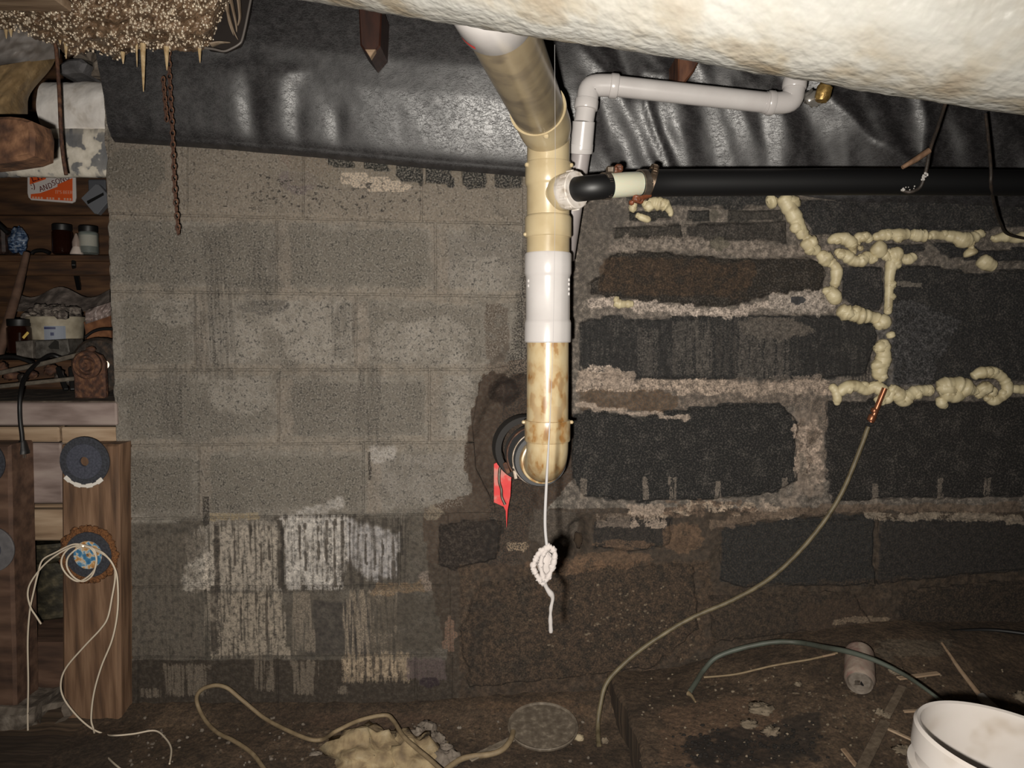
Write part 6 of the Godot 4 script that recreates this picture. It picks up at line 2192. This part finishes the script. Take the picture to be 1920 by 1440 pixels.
# ---------------------------------------------------------------- small things: tag, cord, hangers, litter
func build_small() -> void:
	var st: SurfaceTool
	# red tag wired to the sleeve
	var tg := thing("red_tag", "faded red tag wired to the drain's rubber sleeve", "tag", W(942, 908, 1.80))
	st = begin()
	prism(st, outline([[926, 870], [934, 866], [948, 876], [959, 892], [957, 930], [952, 956], [950, 992], [948, 958], [944, 950], [926, 942]], 1.80), -1.80, -1.8025, 0.0005)
	obj("tag_card", st, mottled("faded_red", [[0.0, rgb(200, 30, 34)], [0.5, rgb(206, 52, 50)], [0.68, rgb(196, 110, 100)], [1.0, rgb(170, 120, 110)]], Vector3(3, 3, 3), 0.012, 151, 0.6), tg)
	st = begin()
	tube(st, curve(ws([[938, 846], [942, 862], [937, 880], [936, 902], [940, 918], [941, 932], [947, 946]], 1.794), 6), 0.0036, 8)
	obj("wire", st, M.steel, tg)
	# frayed white cord hanging before the stack
	var cd := thing("dusty_strand", "white dust-laden strand with a shaggy knot hanging before the drain stack", "strand", W(1026, 1185, 0.95))
	st = begin()
	var thin := []
	for i in 49:
		thin.append(0.00025 + 0.0018 * smoothstep(18.0, 36.0, i))
	tube(st, curve([W(1040, 84, 0.955), W(1041, 360, 0.95), W(1037, 640, 0.95), W(1031, 790, 0.95), W(1025, 900, 0.95), W(1022, 980, 0.95), W(1026, 1030, 0.95)], 8), thin, 8)
	obj("cord", st, mat("white_cord", rgb(112, 110, 110), 0.9), cd)
	st = begin()
	var kn := curve(ws([[1028, 1026], [1012, 1036], [1003, 1052], [1000, 1066], [1010, 1084], [1018, 1092], [1030, 1078], [1038, 1056], [1040, 1036], [1030, 1026], [1018, 1040], [1014, 1062], [1020, 1088]], 0.95), 6)
	var kr := []
	for i in kn.size():
		kr.append(0.0034 + 0.0016 * nz.get_noise_1d(i * 0.6))
	tube(st, kn, kr, 9)
	blob(st, W(1022, 1056, 0.956), Vector3(0.010, 0.017, 0.005), 0.6, 4.0)
	for i in 16:
		var q: Vector3 = kn[(i * 5) % kn.size()]
		blob(st, q, Vector3(0.0045, 0.0045, 0.004), 0.8, 5.0, 9, 7)
	obj("knot", st, mat("white_fluff", rgb(122, 116, 113), 0.95), cd)
	st = begin()
	tube(st, curve(ws([[1018, 1088], [1026, 1104], [1036, 1120], [1033, 1140], [1032, 1160], [1033, 1186]], 0.95), 5), [0.0045, 0.004, 0.0036, 0.003, 0.0028, 0.003, 0.0034, 0.0038, 0.0042, 0.0036, 0.0028, 0.0024, 0.0022, 0.0022, 0.0024, 0.0026, 0.0024, 0.002, 0.002, 0.0024, 0.0028, 0.003, 0.0026, 0.0028, 0.003, 0.0024], 8)
	obj("frayed_end", st, mat("white_cord_end", rgb(110, 106, 104), 0.95), cd)
	# hangers on the black pipe
	var hg := thing("wire_hanger", "dark twisted wire hanger holding up the black pipe", "hanger", W(1735, 330, 1.5))
	st = begin()
	tube(st, curve([W(1772, 196, 1.50), W(1758, 240, 1.49), W(1744, 280, 1.48), W(1738, 312, 1.478), W(1732, 336, 1.482), W(1724, 352, 1.488), W(1706, 360, 1.49), W(1690, 356, 1.50)], 6), 0.0036, 8)
	obj("wire", st, M.iron, hg)
	st = begin()
	tube(st, ws([[1742, 282], [1716, 300], [1692, 314]], 1.47), [0.006, 0.006, 0.004], 8)
	obj("twig", st, M.timber, hg)
	st = begin()
	for i in 30:
		var f := rng.randf()
		var q := W(1736, 322, 1.472).lerp(W(1722, 354, 1.478), f) if f < 0.5 else W(1722, 352, 1.48).lerp(W(1692, 356, 1.49), f * 2.0 - 1.0)
		blob(st, q + Vector3(rng.randf_range(-1, 1), rng.randf_range(-1, 1), 1) * 0.004, Vector3(1, 1, 1) * rng.randf_range(0.001, 0.0026), 0.3, 3.0, 6, 5)
	var bd := obj("droplets", st, mat("bright_drop", rgb(196, 192, 188), 0.08, 0.3), hg)
	bd.set_meta("kind", "stuff")
	st = begin()
	tube(st, curve([W(1848, 214, 1.55), W(1853, 260, 1.535), W(1858, 320, 1.51), W(1858, 350, 1.52), W(1866, 390, 1.6), W(1876, 418, 1.7), W(1892, 440, 1.8), W(1950, 452, 1.85)], 7), 0.0032, 8)
	tag(obj("black_wire", st, M.iron), "thin black wire curling off the pipe towards the right edge", "wire")
	# litter on the slab: wood splints, crumbs, stones
	var splint := [[1684, 1272, 1760, 1262, 8, "pale wood splint lying right of the drink can"], [1694, 1334, 1738, 1332, 5, "short pale splint left of the bucket's rim"], [1664, 1366, 1712, 1388, 5, "split splint pointing at the bucket's ear"],
		[1580, 1404, 1612, 1444, 6, "pale splint at the bottom edge left of the lath"], [1542, 1231, 1566, 1226, 3, "tiny splint lying left of the can"]]
	for e in splint:
		st = begin()
		bar(st, S(e[0], e[1], 0.005), S(e[2], e[3], 0.006), 0.004, e[4] / F * 1.5 * 1.6, 0.001)
		tag(obj("wood_splint", st, M.timber_flat), e[5], "splint", "wood splints on the slab")
	st = begin()
	bar(st, S(1610, 1450, 0.006), S(1660, 1352, 0.006), 0.006, 0.022, 0.002)
	bar(st, S(1664, 1338, 0.006), S(1692, 1286, 0.006), 0.005, 0.018, 0.002)
	tag(obj("broken_lath", st, mottled("mossy_lath", [[0.0, rgb(70, 58, 46)], [1.0, rgb(116, 102, 86)]], Vector3(4, 4, 4), 0.02, 152, 0.9, 1.0)), "long broken grey-brown lath running down between can and bucket", "lath")
	var st_list := [[1428, 1328, 0.030, 0.010, "largest pale plaster flake on the slab"], [1406, 1358, 0.018, 0.008, "narrow plaster flake below the largest one"], [1446, 1372, 0.018, 0.012, "squarish plaster lump below the narrow flake"], [1680, 1258, 0.014, 0.012, "rounded pale stone between the can and the splint"],
		[1650, 1336, 0.010, 0.009, "pale stone left of the lath's break"], [1662, 1342, 0.008, 0.007, "small brown stone beside the lath's break"], [1496, 1283, 0.008, 0.006, "small tan stone left of the can on bare dirt"], [1916, 1308, 0.016, 0.014, "pale stone at the right edge above the bucket"],
		[1694, 1406, 0.018, 0.008, "flat stone beside the bucket's wire handle"], [1134, 1390, 0.008, 0.012, "dark chip standing right of the copper tube's foot"]]
	var chalk := mottled("plaster_flake", [[0.0, rgb(80, 70, 58)], [0.5, rgb(112, 100, 84)], [1.0, rgb(140, 126, 108)]], Vector3(5, 5, 5), 0.02, 153, 0.9, 1.5)
	for e in st_list:
		st = begin()
		var q := S(e[0], e[1], 0.002) if e[0] > 1165 else L(e[0], e[1], 0.002)
		lump(st, q, Vector3(e[2], e[3] * 0.8, e[2] * 0.8), 0.8)
		tag(obj("stone_fragment", st, chalk), e[4], "stone", "stones and flakes on the slab")
	st = begin()
	for i in 150:
		var x := rng.randf_range(1200, 1910)
		var y := rng.randf_range(1235, 1436)
		var r := rng.randf_range(0.001, 0.0034)
		blob(st, S(x, y, r * 0.4), Vector3(r * rng.randf_range(0.8, 1.6), r, r), 0.5, 4.0, 6, 5)
	var gr := obj("grit", st, chalk)
	tag(gr, "pale grit and crumbs strewn over the dirt on the slab", "grit")
	gr.set_meta("kind", "stuff")
	st = begin()
	for i in 120:
		var x := rng.randf_range(240, 1120)
		var y := rng.randf_range(1345, 1436)
		var r := rng.randf_range(0.0014, 0.0045)
		blob(st, L(x, y, r * 0.4), Vector3(r * rng.randf_range(0.8, 1.6), r, r), 0.5, 4.0, 6, 5)
	gr = obj("grit", st, M.rubble)
	tag(gr, "dark grit strewn over the lower floor before the wall", "grit")
	gr.set_meta("kind", "stuff")
	st = begin()
	for i in 200:                                                # charred crumbs in two patches
		var c := Vector2(1335, 1400) if i % 2 else Vector2(1470, 1395)
		var r := rng.randf_range(0.0012, 0.004)
		var q := c + Vector2(rng.randfn(0, 38), rng.randfn(0, 17))
		blob(st, S(q.x, q.y, r * 0.4), Vector3(r * 1.4, r * 0.8, r), 0.6, 4.0, 6, 5)
	gr = obj("char", st, mat("char", rgb(26, 21, 17), 0.9))
	tag(gr, "black charred crumbs scattered in patches left of the lath", "debris")
	gr.set_meta("kind", "stuff")
	st = begin()
	blob(st, W(1084, 1012, 1.925), Vector3(0.012, 0.02, 0.01), 0.5, 4.0)
	tag(obj("hole_plug", st, mat("brown_rag", rgb(52, 40, 28), 0.95)), "brown plug of dirt inside the wall's small dark hole", "plug")
